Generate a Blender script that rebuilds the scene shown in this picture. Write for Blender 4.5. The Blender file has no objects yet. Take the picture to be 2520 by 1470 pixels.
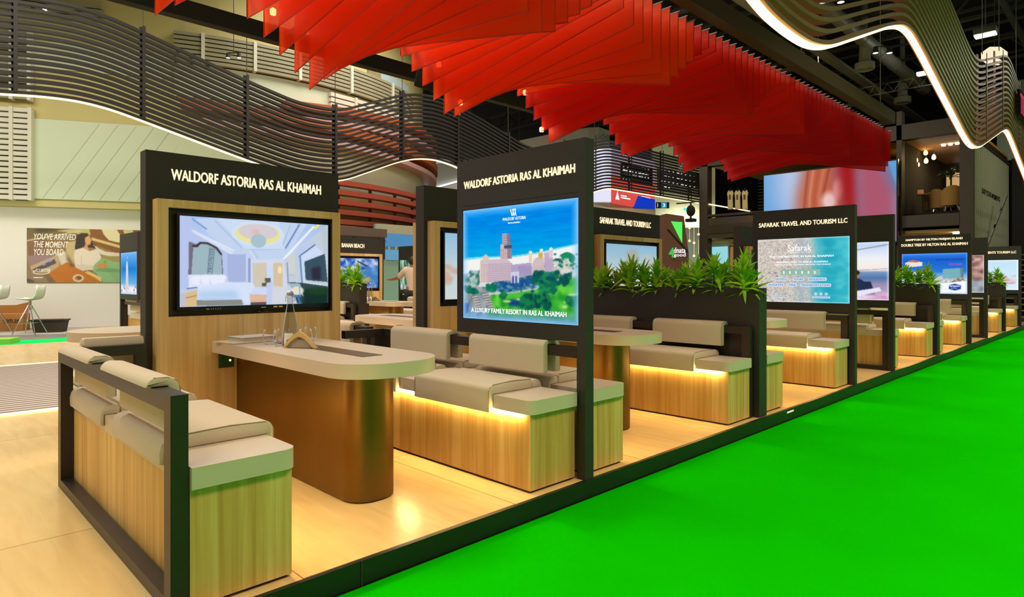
import bpy, bmesh, math, random
import numpy as np
from mathutils import Vector, Matrix

random.seed(7)
PI = math.pi
SC = bpy.context.scene
COL = SC.collection

# ------------------------------------------------------------------ camera
FPX, CX, HY, CAMH = 1565.0, 1260.0, 687.0, 1.2
TH = math.atan2(1580, FPX)
CO, SI = math.cos(TH), math.sin(TH)
cam = bpy.data.objects.new('camera', bpy.data.cameras.new('camera'))
COL.objects.link(cam)
cam.location = (0, 0, CAMH)
cam.rotation_euler = (PI / 2, 0, TH)
cam.data.sensor_width = 36.0
cam.data.lens = FPX / 2520 * 36
cam.data.shift_y = -(735 - HY) / 2520
cam.data.clip_start, cam.data.clip_end = 0.05, 200
SC.camera = cam

# ------------------------------------------------------------------ world, lights, exposure
SC.view_settings.view_transform = 'Standard'
SC.view_settings.look = 'None'
SC.view_settings.gamma = 1.0
SC.view_settings.use_curve_mapping = False
SC.view_settings.exposure = 0.55
w = bpy.data.worlds.new('hall_ambient')
SC.world = w
w.use_nodes = True
w.node_tree.nodes['Background'].inputs[0].default_value = (1.0, 0.90, 0.74, 1)
w.node_tree.nodes['Background'].inputs[1].default_value = 0.2
SC.cycles.max_bounces = 5
SC.cycles.diffuse_bounces = 3
SC.cycles.glossy_bounces = 3
SC.cycles.transmission_bounces = 5
SC.cycles.transparent_max_bounces = 16
SC.cycles.sample_clamp_indirect = 4.0
SC.cycles.caustics_reflective = False
SC.cycles.caustics_refractive = False
SC.cycles.use_denoising = True
SC.cycles.use_adaptive_sampling = True
SC.cycles.adaptive_threshold = 0.02


def area(name, loc, size, power, col=(1, 0.95, 0.86), rot=(0, 0, 0), sy=None):
    l = bpy.data.lights.new(name, 'AREA')
    l.energy = power
    l.color = col
    l.size = size
    if sy:
        l.shape = 'RECTANGLE'
        l.size_y = sy
    o = bpy.data.objects.new(name, l)
    o.location = loc
    o.rotation_euler = rot
    COL.objects.link(o)
    return o


# hall floodlights hung under the roof; the aisle ones are narrow beams aimed straight down
for y, p in ((2.0, 270), (9.5, 330), (17.5, 330)):
    area('aisle_floodlight', (2.9, y, 8.8), 2.5, p, (1, 0.86, 0.62), sy=6).data.spread = math.radians(100)
area('hall_floodlight', (-8.1, 1.0, 8.9), 2.0, 520, (1, 0.9, 0.74), sy=5)
area('hall_floodlight', (-8.3, 10.0, 8.9), 2.0, 480, (1, 0.9, 0.74), sy=7)
area('hall_floodlight', (-15.6, -1.0, 7.6), 2.0, 330, (1, 0.95, 0.84), sy=5)
area('hall_floodlight', (-15.6, 11.0, 9.6), 2.0, 330, (1, 0.95, 0.84), sy=8)
area('hall_floodlight', (-3.0, -3.5, 7.5), 3.0, 190, (1, 0.92, 0.78), sy=3)
area('hall_floodlight', (-9.0, 21.5, 8.6), 3.0, 160, (1, 0.9, 0.74), sy=3)
area('booth_soffit_lamp', (-18.6, 0.5, 2.95), 0.5, 70, (1, 0.97, 0.92), (0, math.radians(20), math.radians(-26)), sy=7)  # added fill light that brightens the poster wall, no actual fitting
area('hall_floodlight', (1.5, 27.0, 8.6), 2.0, 260, (1, 0.95, 0.85), sy=3)  # added fill to brighten the pale side wall of the lounge building

# ------------------------------------------------------------------ picking points
def at(px, py, X=None, Y=None, z=None):
    t = (px - CX) / FPX
    if z is not None:
        f = FPX * (CAMH - z) / (py - HY)
    elif X is not None:
        f = X / (CO * t - SI)
    else:
        f = Y / (SI * t + CO)
    return Vector((f * (CO * t - SI), f * (SI * t + CO), CAMH - (py - HY) * f / FPX))


def at_f(px, py, f):
    t = (px - CX) / FPX
    return Vector((f * (CO * t - SI), f * (SI * t + CO), CAMH - (py - HY) * f / FPX))


# ------------------------------------------------------------------ materials
def srgb(r, g, b):
    def c(v):
        v /= 255.0
        return v / 12.92 if v <= 0.04045 else ((v + 0.055) / 1.055) ** 2.4
    return (c(r), c(g), c(b), 1.0)


def mat(name, col, rough=0.5, metal=0.0, spec=0.5, noise=0.0, nscale=20.0, bump=0.0, bscale=200.0,
        stretch=(1, 1, 1), emit=None, estr=0.0, trans=0.0, coat=0.0, alpha=1.0, sheen=0.0):
    m = bpy.data.materials.new(name)
    m.use_nodes = True
    nt = m.node_tree
    b = nt.nodes['Principled BSDF']
    b.inputs['Base Color'].default_value = col
    b.inputs['Roughness'].default_value = rough
    b.inputs['Metallic'].default_value = metal
    b.inputs['Specular IOR Level'].default_value = spec
    b.inputs['Transmission Weight'].default_value = trans
    b.inputs['Coat Weight'].default_value = coat
    b.inputs['Sheen Weight'].default_value = sheen
    b.inputs['Alpha'].default_value = alpha
    if emit:
        b.inputs['Emission Color'].default_value = emit
        b.inputs['Emission Strength'].default_value = estr
    if noise or bump:
        tc = nt.nodes.new('ShaderNodeTexCoord')
        mp = nt.nodes.new('ShaderNodeMapping')
        mp.inputs['Scale'].default_value = stretch
        nt.links.new(tc.outputs['Object'], mp.inputs['Vector'])
    if noise:
        n = nt.nodes.new('ShaderNodeTexNoise')
        n.inputs['Scale'].default_value = nscale
        n.inputs['Detail'].default_value = 4
        r = nt.nodes.new('ShaderNodeValToRGB')
        r.color_ramp.elements[0].position = 0.3
        r.color_ramp.elements[1].position = 0.7
        r.color_ramp.elements[0].color = tuple(v * (1 - noise) for v in col[:3]) + (1,)
        r.color_ramp.elements[1].color = tuple(min(1, v * (1 + noise)) for v in col[:3]) + (1,)
        nt.links.new(mp.outputs[0], n.inputs['Vector'])
        nt.links.new(n.outputs['Fac'], r.inputs['Fac'])
        nt.links.new(r.outputs['Color'], b.inputs['Base Color'])
    if bump:
        n2 = nt.nodes.new('ShaderNodeTexNoise')
        n2.inputs['Scale'].default_value = bscale
        n2.inputs['Detail'].default_value = 2
        bp = nt.nodes.new('ShaderNodeBump')
        bp.inputs['Strength'].default_value = bump
        bp.inputs['Distance'].default_value = 0.002
        nt.links.new(mp.outputs[0], n2.inputs['Vector'])
        nt.links.new(n2.outputs['Fac'], bp.inputs['Height'])
        nt.links.new(bp.outputs['Normal'], b.inputs['Normal'])
    return m


def wood_mat(name, c1, c2, c3, plank=7.0, rough=0.42):
    """vertical-grain laminate: wide soft boards and fine streaks, in object space"""
    m = bpy.data.materials.new(name)
    m.use_nodes = True
    nt = m.node_tree
    N, L = nt.nodes, nt.links
    b = N['Principled BSDF']
    b.inputs['Roughness'].default_value = rough
    b.inputs['Specular IOR Level'].default_value = 0.35
    tc = N.new('ShaderNodeTexCoord')

    def noise(scale, detail, dist=0.0):
        mp = N.new('ShaderNodeMapping')
        mp.inputs['Scale'].default_value = scale
        L.new(tc.outputs['Object'], mp.inputs['Vector'])
        n = N.new('ShaderNodeTexNoise')
        n.inputs['Scale'].default_value = 1.0
        n.inputs['Detail'].default_value = detail
        n.inputs['Distortion'].default_value = dist
        L.new(mp.outputs[0], n.inputs['Vector'])
        return n.outputs['Fac']
    # board tone: white noise on a floored coordinate
    sep = N.new('ShaderNodeSeparateXYZ')
    L.new(tc.outputs['Object'], sep.inputs[0])
    add = N.new('ShaderNodeMath'); add.operation = 'ADD'
    L.new(sep.outputs[0], add.inputs[0]); L.new(sep.outputs[1], add.inputs[1])
    mul = N.new('ShaderNodeMath'); mul.operation = 'MULTIPLY'; mul.inputs[1].default_value = plank
    L.new(add.outputs[0], mul.inputs[0])
    fl = N.new('ShaderNodeMath'); fl.operation = 'FLOOR'
    L.new(mul.outputs[0], fl.inputs[0])
    wn = N.new('ShaderNodeTexWhiteNoise'); wn.noise_dimensions = '1D'
    L.new(fl.outputs[0], wn.inputs['W'])
    g1 = noise((26, 26, 0.9), 5, 0.4)
    g2 = noise((120, 120, 2.5), 3)
    g3 = noise((5, 5, 0.5), 2, 0.3)
    a1 = N.new('ShaderNodeMath'); a1.operation = 'MULTIPLY_ADD'; a1.inputs[1].default_value = 0.30
    L.new(wn.outputs['Value'], a1.inputs[0]); L.new(g1, a1.inputs[2])
    a2 = N.new('ShaderNodeMath'); a2.operation = 'MULTIPLY_ADD'; a2.inputs[1].default_value = 0.35
    L.new(g2, a2.inputs[0]); L.new(a1.outputs[0], a2.inputs[2])
    a3 = N.new('ShaderNodeMath'); a3.operation = 'MULTIPLY_ADD'; a3.inputs[1].default_value = 0.4
    L.new(g3, a3.inputs[0]); L.new(a2.outputs[0], a3.inputs[2])
    r = N.new('ShaderNodeValToRGB')
    r.color_ramp.elements[0].position = 0.62; r.color_ramp.elements[0].color = c1
    r.color_ramp.elements[1].position = 1.35 if False else 1.0; r.color_ramp.elements[1].color = c3
    e = r.color_ramp.elements.new(0.86); e.color = c2
    sc = N.new('ShaderNodeMath'); sc.operation = 'MULTIPLY'; sc.inputs[1].default_value = 0.82
    L.new(a3.outputs[0], sc.inputs[0])
    L.new(sc.outputs[0], r.inputs['Fac'])
    L.new(r.outputs['Color'], b.inputs['Base Color'])
    return m


def emis(name, col, strength):
    if strength < 2: strength /= 1.42
    m = bpy.data.materials.new(name)
    m.use_nodes = True
    nt = m.node_tree
    nt.nodes.remove(nt.nodes['Principled BSDF'])
    e = nt.nodes.new('ShaderNodeEmission')
    e.inputs[0].default_value = col
    e.inputs[1].default_value = strength
    nt.links.new(e.outputs[0], nt.nodes['Material Output'].inputs[0])
    return m


def picture_mat(name, strength=1.0, printed=False):
    """a picture held in the colour attribute of its own mesh: backlit film / screen, or print"""
    m = bpy.data.materials.new(name)
    m.use_nodes = True
    nt = m.node_tree
    a = nt.nodes.new('ShaderNodeVertexColor')
    a.layer_name = 'picture'
    if printed:
        b = nt.nodes['Principled BSDF']
        b.inputs['Roughness'].default_value = 0.5
        nt.links.new(a.outputs[0], b.inputs['Base Color'])
    else:
        nt.nodes.remove(nt.nodes['Principled BSDF'])
        e = nt.nodes.new('ShaderNodeEmission')
        e.inputs[1].default_value = strength / 1.42
        nt.links.new(a.outputs[0], e.inputs[0])
        nt.links.new(e.outputs[0], nt.nodes['Material Output'].inputs[0])
    return m


M = {}
M['oak'] = wood_mat('pale_oak_laminate', srgb(192, 148, 74), srgb(214, 174, 98), srgb(228, 194, 122))
M['oak_tv'] = wood_mat('oak_surround_laminate', srgb(204, 166, 102), srgb(222, 188, 126), srgb(234, 204, 148), 6.0)
M['black'] = mat('black_brown_laminate', srgb(44, 40, 36), 0.55, noise=0.12, nscale=40)
M['frame'] = mat('dark_bronze_frame_paint', srgb(50, 42, 36), 0.38, metal=0.2, noise=0.08, nscale=30)
M['slab'] = mat('warm_grey_solid_surface', srgb(208, 192, 170), 0.3, noise=0.04, nscale=300)
M['fabric'] = mat('beige_woven_upholstery', srgb(206, 190, 160), 0.85, noise=0.08, nscale=420, bump=0.5, bscale=700, stretch=(1, 1, 1), sheen=0.2)
M['seam'] = mat('beige_piping', srgb(150, 132, 104), 0.9)
M['bronze'] = mat('satin_bronze_metal', srgb(112, 88, 44), 0.45, metal=0.9, noise=0.06, nscale=6, stretch=(1, 1, 0.3))
M['inlay'] = mat('bronze_table_inlay', srgb(112, 90, 64), 0.3, metal=0.5)
M['recess'] = mat('dark_bronze_recess_lining', srgb(96, 78, 50), 0.42, metal=0.5)
M['led'] = emis('warm_led_strip', (1.0, 0.66, 0.26, 1), 88.0)
M['led_rib'] = emis('warm_led_line', (1.0, 0.64, 0.24, 1), 3.0)
M['led_rib2'] = emis('warm_led_line_near', (1.0, 0.66, 0.24, 1), 3.2)
M['bezel'] = mat('gloss_black_plastic', srgb(14, 14, 16), 0.15)
M['letters'] = mat('cream_raised_letters', srgb(238, 226, 206), 0.5, emit=srgb(238, 222, 196), estr=0.35)
M['white'] = mat('white_paint', srgb(226, 224, 214), 0.6)
M['white_glow'] = emis('white_backlit_print', (1, 1, 1, 1), 1.1)
M['soil'] = mat('dark_planter_soil', srgb(30, 24, 18), 0.95, noise=0.4, nscale=60)
def thin_glass(name, tint=(1, 1, 1, 1), k=0.10):
    """thin clear pane or vessel: straight see-through with fresnel reflections"""
    m = bpy.data.materials.new(name)
    m.use_nodes = True
    nt = m.node_tree; N, L = nt.nodes, nt.links
    nt.nodes.remove(N['Principled BSDF'])
    t = N.new('ShaderNodeBsdfTransparent'); t.inputs[0].default_value = tint
    g = N.new('ShaderNodeMixShader'); g.inputs[0].default_value = 0.45
    g1 = N.new('ShaderNodeBsdfGlossy'); g1.inputs['Roughness'].default_value = 0.05
    g2 = N.new('ShaderNodeBsdfTranslucent'); g2.inputs[0].default_value = (0.9, 0.92, 0.92, 1)  # whitish edge layer imitates bright reflections on the rim
    L.new(g1.outputs[0], g.inputs[1]); L.new(g2.outputs[0], g.inputs[2])
    lw = N.new('ShaderNodeLayerWeight'); lw.inputs[0].default_value = k
    mx = N.new('ShaderNodeMixShader')
    L.new(lw.outputs['Fresnel'], mx.inputs[0]); L.new(t.outputs[0], mx.inputs[1]); L.new(g.outputs[0], mx.inputs[2])
    L.new(mx.outputs[0], N['Material Output'].inputs[0])
    return m


M['glass'] = thin_glass('clear_glass')
M['bottleglass'] = thin_glass('bottle_glass', (0.80, 0.79, 0.76, 1), 0.16)
M['chrome'] = mat('polished_chrome', srgb(205, 205, 205), 0.12, metal=1.0)
M['slat'] = mat('dark_brown_slat_paint', srgb(28, 21, 14), 0.5, noise=0.06, nscale=8)
M['slat2'] = mat('olive_brown_slat_paint', srgb(146, 98, 60), 0.5, noise=0.06, nscale=8)  # lighter copy of the slat brown, with the LED glow put into it
M['ceil'] = mat('black_ceiling_paint', srgb(20, 18, 14), 0.9)
M['steel'] = mat('dark_roof_steel', srgb(62, 58, 48), 0.6)
M['duct'] = mat('grey_air_duct', srgb(138, 134, 116), 0.5, metal=0.3)
M['lamp'] = emis('cold_lamp_lens', (0.9, 1.0, 1.0, 1), 14.0)
M['lampw'] = emis('warm_lamp_lens', (1.0, 0.72, 0.38, 1), 14.0)


def floor_mat(name, base, dark, tile=(1.2, 2.4), rough=0.22):
    m = bpy.data.materials.new(name)
    m.use_nodes = True
    nt = m.node_tree
    N, L = nt.nodes, nt.links
    b = N['Principled BSDF']
    b.inputs['Roughness'].default_value = rough
    b.inputs['Specular IOR Level'].default_value = 0.4
    tc = N.new('ShaderNodeTexCoord')
    mp = N.new('ShaderNodeMapping')
    mp.inputs['Rotation'].default_value = (0, 0, 0)
    L.new(tc.outputs['Object'], mp.inputs['Vector'])
    br = N.new('ShaderNodeTexBrick')
    br.inputs['Scale'].default_value = 1.0
    br.inputs['Brick Width'].default_value = tile[1]
    br.inputs['Row Height'].default_value = tile[0]
    br.inputs['Mortar Size'].default_value = 0.003
    br.inputs['Color1'].default_value = base
    br.inputs['Color2'].default_value = tuple(v * 0.93 for v in base[:3]) + (1,)
    br.inputs['Mortar'].default_value = dark
    L.new(mp.outputs[0], br.inputs['Vector'])
    mp2 = N.new('ShaderNodeMapping')
    mp2.inputs['Scale'].default_value = (1.0, 7.0, 1.0)
    L.new(tc.outputs['Object'], mp2.inputs['Vector'])
    n = N.new('ShaderNodeTexNoise')
    n.inputs['Scale'].default_value = 2.2
    n.inputs['Detail'].default_value = 6
    n.inputs['Distortion'].default_value = 0.5
    L.new(mp2.outputs[0], n.inputs['Vector'])
    mx = N.new('ShaderNodeMix'); mx.data_type = 'RGBA'; mx.blend_type = 'MULTIPLY'
    r = N.new('ShaderNodeValToRGB')
    r.color_ramp.elements[0].position = 0.3
    r.color_ramp.elements[0].color = (0.88, 0.85, 0.80, 1)
    r.color_ramp.elements[1].position = 0.7
    r.color_ramp.elements[1].color = (1, 1, 1, 1)
    L.new(n.outputs['Fac'], r.inputs['Fac'])
    mx.inputs['Factor'].default_value = 1.0
    L.new(br.outputs['Color'], mx.inputs[6])
    L.new(r.outputs['Color'], mx.inputs[7])
    L.new(mx.outputs[2], b.inputs['Base Color'])
    return m


M['floor'] = floor_mat('pale_maple_floor_boards', srgb(232, 199, 134), srgb(150, 120, 78))
M['green'] = mat('bright_green_carpet', (0.003, 0.41, 0.0, 1), 1.0, spec=0.0, noise=0.06, nscale=1.2)
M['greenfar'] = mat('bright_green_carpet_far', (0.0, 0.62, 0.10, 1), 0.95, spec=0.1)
M['kerb'] = mat('black_plinth_edge', srgb(24, 26, 22), 0.4)
M['concrete'] = mat('grey_hall_floor', srgb(120, 116, 108), 0.6, noise=0.1, nscale=2)


def stripes_mat():
    m = mat('striped_grey_carpet', srgb(150, 138, 130), 0.9)
    nt = m.node_tree
    N, L = nt.nodes, nt.links
    tc = N.new('ShaderNodeTexCoord')
    wv = N.new('ShaderNodeTexWave')
    wv.wave_type = 'BANDS'; wv.bands_direction = 'X'
    wv.inputs['Scale'].default_value = 2.6
    r = N.new('ShaderNodeValToRGB')
    r.color_ramp.elements[0].position = 0.55; r.color_ramp.elements[0].color = srgb(128, 116, 110)
    r.color_ramp.elements[1].position = 0.8; r.color_ramp.elements[1].color = srgb(205, 190, 176)
    L.new(tc.outputs['Object'], wv.inputs['Vector'])
    L.new(wv.outputs['Fac'], r.inputs['Fac'])
    L.new(r.outputs['Color'], N['Principled BSDF'].inputs['Base Color'])
    return m


M['stripes'] = stripes_mat()


def sheet_mat(name, col):
    m = bpy.data.materials.new(name)
    m.use_nodes = True
    nt = m.node_tree
    N, L = nt.nodes, nt.links
    nt.nodes.remove(N['Principled BSDF'])
    d = N.new('ShaderNodeBsdfDiffuse'); t = N.new('ShaderNodeBsdfTranslucent')
    g = N.new('ShaderNodeBsdfGlossy'); g.inputs['Roughness'].default_value = 0.45
    g.inputs['Color'].default_value = (1, 0.5, 0.4, 1)
    d.inputs[0].default_value = col; t.inputs[0].default_value = col
    mx = N.new('ShaderNodeMixShader'); mx.inputs[0].default_value = 0.5
    mx2 = N.new('ShaderNodeMixShader'); mx2.inputs[0].default_value = 0.035
    L.new(d.outputs[0], mx.inputs[1]); L.new(t.outputs[0], mx.inputs[2])
    L.new(mx.outputs[0], mx2.inputs[1]); L.new(g.outputs[0], mx2.inputs[2])
    tr = N.new('ShaderNodeBsdfTransparent'); tr.inputs[0].default_value = (1.0, 0.35, 0.25, 1)
    mx3 = N.new('ShaderNodeMixShader'); mx3.inputs[0].default_value = 0.16
    L.new(mx2.outputs[0], mx3.inputs[1]); L.new(tr.outputs[0], mx3.inputs[2])
    L.new(mx3.outputs[0], N['Material Output'].inputs[0])
    tc = N.new('ShaderNodeTexCoord'); mp = N.new('ShaderNodeMapping')
    mp.inputs['Scale'].default_value = (1.2, 1, 5)
    mp.inputs['Rotation'].default_value = (0, 0.5, 0)
    n = N.new('ShaderNodeTexNoise'); n.inputs['Scale'].default_value = 3
    bp = N.new('ShaderNodeBump'); bp.inputs['Strength'].default_value = 0.2; bp.inputs['Distance'].default_value = 0.02
    L.new(tc.outputs['Object'], mp.inputs['Vector']); L.new(mp.outputs[0], n.inputs['Vector'])
    L.new(n.outputs['Fac'], bp.inputs['Height'])
    for s in (d, t, g):
        L.new(bp.outputs[0], s.inputs['Normal'])
    return m


# ------------------------------------------------------------------ object helpers
def tag(o, label=None, cat=None, group=None, kind=None):
    if label: o['label'] = label
    if cat: o['category'] = cat
    if group: o['group'] = group
    if kind: o['kind'] = kind
    return o


def thing(name, label, cat, loc=(0, 0, 0), rz=0.0, group=None):
    o = bpy.data.objects.new(name, None)
    o.empty_display_size = 0.1
    COL.objects.link(o)
    o.location = loc
    o.rotation_euler = (0, 0, rz)
    return tag(o, label, cat, group)


def copy_tree(o, parent=None):
    c = o.copy()
    COL.objects.link(c)
    c.parent = parent
    for ch in [x for x in KIDS.get(o.name, [])]:
        k = copy_tree(ch, c)
        KIDS.setdefault(c.name, []).append(k)
    return c


KIDS = {}


def link_mesh(name, me, parent=None, smooth=False):
    o = bpy.data.objects.new(name, me)
    COL.objects.link(o)
    if parent is not None:
        o.parent = parent
        KIDS.setdefault(parent.name, []).append(o)
    if smooth:
        me.polygons.foreach_set('use_smooth', [True] * len(me.polygons))
    return o


class MB:
    """collects shapes and links them as ONE mesh object"""

    def __init__(s):
        s.bm = bmesh.new()

    def box(s, x0, x1, y0, y1, z0, z1, bevel=0.0, seg=2):
        r = bmesh.ops.create_cube(s.bm, size=1.0)
        vs = r['verts']
        for v in vs:
            v.co = Vector(((x0 + x1) / 2 + v.co.x * (x1 - x0), (y0 + y1) / 2 + v.co.y * (y1 - y0), (z0 + z1) / 2 + v.co.z * (z1 - z0)))
        if bevel:
            es = set()
            for v in vs:
                es.update(v.link_edges)
            bmesh.ops.bevel(s.bm, geom=list(es), offset=bevel, segments=seg, affect='EDGES', profile=0.5)
        return s

    def prism(s, pts, axis, a0, a1):
        """extrude polygon pts along axis ('x','y','z') from a0 to a1"""
        def mk(p, a):
            if axis == 'z': return (p[0], p[1], a)
            if axis == 'x': return (a, p[0], p[1])
            return (p[0], a, p[1])
        v0 = [s.bm.verts.new(mk(p, a0)) for p in pts]
        v1 = [s.bm.verts.new(mk(p, a1)) for p in pts]
        n = len(pts)
        s.bm.faces.new(v0); s.bm.faces.new(v1[::-1])
        for i in range(n):
            s.bm.faces.new((v0[i], v1[i], v1[(i + 1) % n], v0[(i + 1) % n]))
        return s

    def bar(s, p, q, w, h=None, up=(0, 0, 1)):
        p, q = Vector(p), Vector(q)
        h = h or w
        d = (q - p).normalized()
        u = Vector(up)
        if abs(d.dot(u)) > 0.98: u = Vector((1, 0, 0))
        a = d.cross(u).normalized() * w / 2
        b = a.cross(d).normalized() * h / 2
        c0 = [s.bm.verts.new(p + k) for k in (a + b, -a + b, -a - b, a - b)]
        c1 = [s.bm.verts.new(q + k) for k in (a + b, -a + b, -a - b, a - b)]
        s.bm.faces.new(c0); s.bm.faces.new(c1[::-1])
        for i in range(4):
            s.bm.faces.new((c0[i], c1[i], c1[(i + 1) % 4], c0[(i + 1) % 4]))
        return s

    def sweep(s, pts, w, h, side=None):
        """rectangular section swept along a path; w sideways, h upwards"""
        P_ = [Vector(p) for p in pts]
        rings = []
        for i, p in enumerate(P_):
            d = (P_[min(i + 1, len(P_) - 1)] - P_[max(i - 1, 0)]).normalized()
            a = Vector(side) if side else d.cross(Vector((0, 0, 1))).normalized()
            b = a.cross(d).normalized()
            a = a * w / 2; b = b * h / 2
            rings.append([s.bm.verts.new(p + k) for k in (a + b, -a + b, -a - b, a - b)])
        for i in range(len(rings) - 1):
            for j in range(4):
                s.bm.faces.new((rings[i][j], rings[i + 1][j], rings[i + 1][(j + 1) % 4], rings[i][(j + 1) % 4]))
        s.bm.faces.new(rings[0]); s.bm.faces.new(rings[-1][::-1])
        return s

    def tube(s, pts, r, n=8, cap=True):
        P_ = [Vector(p) for p in pts]
        rs = r if isinstance(r, (list, tuple)) else [r] * len(P_)
        rings = []
        for i, p in enumerate(P_):
            d = (P_[min(i + 1, len(P_) - 1)] - P_[max(i - 1, 0)]).normalized()
            u = Vector((0, 0, 1)) if abs(d.z) < 0.9 else Vector((1, 0, 0))
            a = d.cross(u).normalized(); b = a.cross(d).normalized()
            rings.append([s.bm.verts.new(p + (a * math.cos(2 * PI * k / n) + b * math.sin(2 * PI * k / n)) * rs[i]) for k in range(n)])
        for i in range(len(rings) - 1):
            for j in range(n):
                s.bm.faces.new((rings[i][j], rings[i + 1][j], rings[i + 1][(j + 1) % n], rings[i][(j + 1) % n]))
        if cap:
            s.bm.faces.new(rings[0]); s.bm.faces.new(rings[-1][::-1])
        return s

    def lathe(s, prof, n=24, c=(0, 0, 0), cap0=False, cap1=False):
        rings = []
        for r, z in prof:
            rings.append([s.bm.verts.new((c[0] + r * math.cos(2 * PI * k / n), c[1] + r * math.sin(2 * PI * k / n), c[2] + z)) for k in range(n)])
        for i in range(len(rings) - 1):
            for j in range(n):
                s.bm.faces.new((rings[i][j], rings[i][(j + 1) % n], rings[i + 1][(j + 1) % n], rings[i + 1][j]))
        if cap0: s.bm.faces.new(rings[0][::-1])
        if cap1: s.bm.faces.new(rings[-1])
        return s

    def quad(s, a, b, c, d):
        s.bm.faces.new([s.bm.verts.new(p) for p in (a, b, c, d)])
        return s

    def ball(s, c, r, sub=2, sc=(1, 1, 1)):
        rr = bmesh.ops.create_icosphere(s.bm, subdivisions=sub, radius=r)
        for v in rr['verts']:
            v.co = Vector((v.co.x * sc[0] + c[0], v.co.y * sc[1] + c[1], v.co.z * sc[2] + c[2]))
        return s

    def build(s, name, m, parent=None, smooth=False, norm=True, auto=False):
        if norm: bmesh.ops.recalc_face_normals(s.bm, faces=s.bm.faces)
        me = bpy.data.meshes.new(name)
        s.bm.to_mesh(me)
        s.bm.free()
        me.materials.append(m)
        o = link_mesh(name, me, parent, smooth or auto)
        if auto:
            me.set_sharp_from_angle(angle=math.radians(35))
        return o


def rounded(x0, x1, y0, y1, r, corners, n=8):
    """rectangle outline with rounded corners; corners = which of (x0y0, x1y0, x1y1, x0y1)"""
    out = []
    cs = [((x0, y0), PI), ((x1, y0), 1.5 * PI), ((x1, y1), 0.0), ((x0, y1), 0.5 * PI)]
    for k, ((x, y), a0) in enumerate(cs):
        if not corners[k]:
            out.append((x, y)); continue
        cx = x + (r if x == x0 else -r); cy = y + (r if y == y0 else -r)
        for i in range(n + 1):
            a = a0 + (PI / 2) * i / n
            out.append((cx + r * math.cos(a), cy + r * math.sin(a)))
    return out


def text_mesh(body, width=None, height=None, off=0.0, ext=0.004, shear=0.0, spacing=1.0, align='LEFT', bold=0.0):
    """a word as flat raised lettering, fitted to width (and height) with its lower left corner at the origin"""
    cu = bpy.data.curves.new('lettering', 'FONT')
    cu.body = body
    cu.offset = off
    cu.extrude = 0.01
    cu.shear = shear
    cu.space_character = spacing
    cu.align_x = align
    cu.resolution_u = 3
    o = bpy.data.objects.new('lettering', cu)
    COL.objects.link(o)
    dg = bpy.context.evaluated_depsgraph_get()
    me = bpy.data.meshes.new_from_object(o.evaluated_get(dg))
    COL.objects.unlink(o)
    bpy.data.objects.remove(o)
    n = len(me.vertices)
    co = np.empty(n * 3, dtype=np.float32)
    me.vertices.foreach_get('co', co)
    co = co.reshape(-1, 3)
    mn, mx = co.min(0), co.max(0)
    if bold:
        d = bold * (mx[1] - mn[1])
        loops = np.empty(len(me.loops), np.int32); me.loops.foreach_get('vertex_index', loops)
        tot = np.empty(len(me.polygons), np.int32); me.polygons.foreach_get('loop_total', tot)
        sh = [(-d, -d * 0.6), (d, -d * 0.6), (-d, d * 0.6), (d, d * 0.6), (0, 0)]
        allc = np.concatenate([co + np.array([a, b, 0.0]) for a, b in sh]).astype(np.float32)
        all_l = np.concatenate([loops + n * i for i in range(len(sh))]).astype(np.int32)
        all_t = np.tile(tot, len(sh)).astype(np.int32)
        bpy.data.meshes.remove(me)
        me = bpy.data.meshes.new('lettering')
        me.vertices.add(len(allc)); me.loops.add(len(all_l)); me.polygons.add(len(all_t))
        me.loops.foreach_set('vertex_index', all_l)
        me.polygons.foreach_set('loop_start', (np.cumsum(all_t) - all_t).astype(np.int32))
        me.polygons.foreach_set('loop_total', all_t)
        me.vertices.foreach_set('co', allc.ravel())
        me.update(calc_edges=True)
        co = allc
        mn, mx = co.min(0), co.max(0)
    w_, h_ = mx[0] - mn[0], mx[1] - mn[1]
    sx = width / w_ if width else height / h_
    sy = height / h_ if height else sx
    co[:, 0] = (co[:, 0] - mn[0]) * sx
    co[:, 1] = (co[:, 1] - mn[1]) * sy
    co[:, 2] = np.where(co[:, 2] > 0, ext, 0)
    me.vertices.foreach_set('co', co.ravel())
    me.update()
    return me


def word(body, parent, m, origin, face, width=None, height=None, name='lettering', **k):
    """face '-Y' reads along +X, face '+X' reads along +Y, or an angle for the reading direction"""
    me = text_mesh(body, width, height, **k)
    me.materials.append(m)
    o = link_mesh(name, me, parent)
    o.location = origin
    rz = {'-Y': 0.0, '+X': PI / 2, '-X': -PI / 2}.get(face, face)
    o.rotation_euler = (PI / 2, 0, rz)
    return o

# ------------------------------------------------------------------ pictures, painted by numpy into colour attributes
def lin(c):
    c = np.asarray(c, dtype=np.float64) / 255.0
    return np.where(c <= 0.04045, c / 12.92, ((c + 0.055) / 1.055) ** 2.4)


RNG = np.random.RandomState(3)


def vnoise(h, w, cells, seed=0):
    r = np.random.RandomState(seed)
    ch, cw = cells
    g = r.rand(ch + 2, cw + 2)
    y = np.linspace(0, ch, h); x = np.linspace(0, cw, w)
    yi, xi = y.astype(int), x.astype(int)
    fy, fx = (y - yi)[:, None], (x - xi)[None]
    fy = fy * fy * (3 - 2 * fy); fx = fx * fx * (3 - 2 * fx)
    a = g[yi][:, xi]; b = g[yi][:, xi + 1]; c = g[yi + 1][:, xi]; d = g[yi + 1][:, xi + 1]
    return (a * (1 - fx) + b * fx) * (1 - fy) + (c * (1 - fx) + d * fx) * fy


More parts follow.
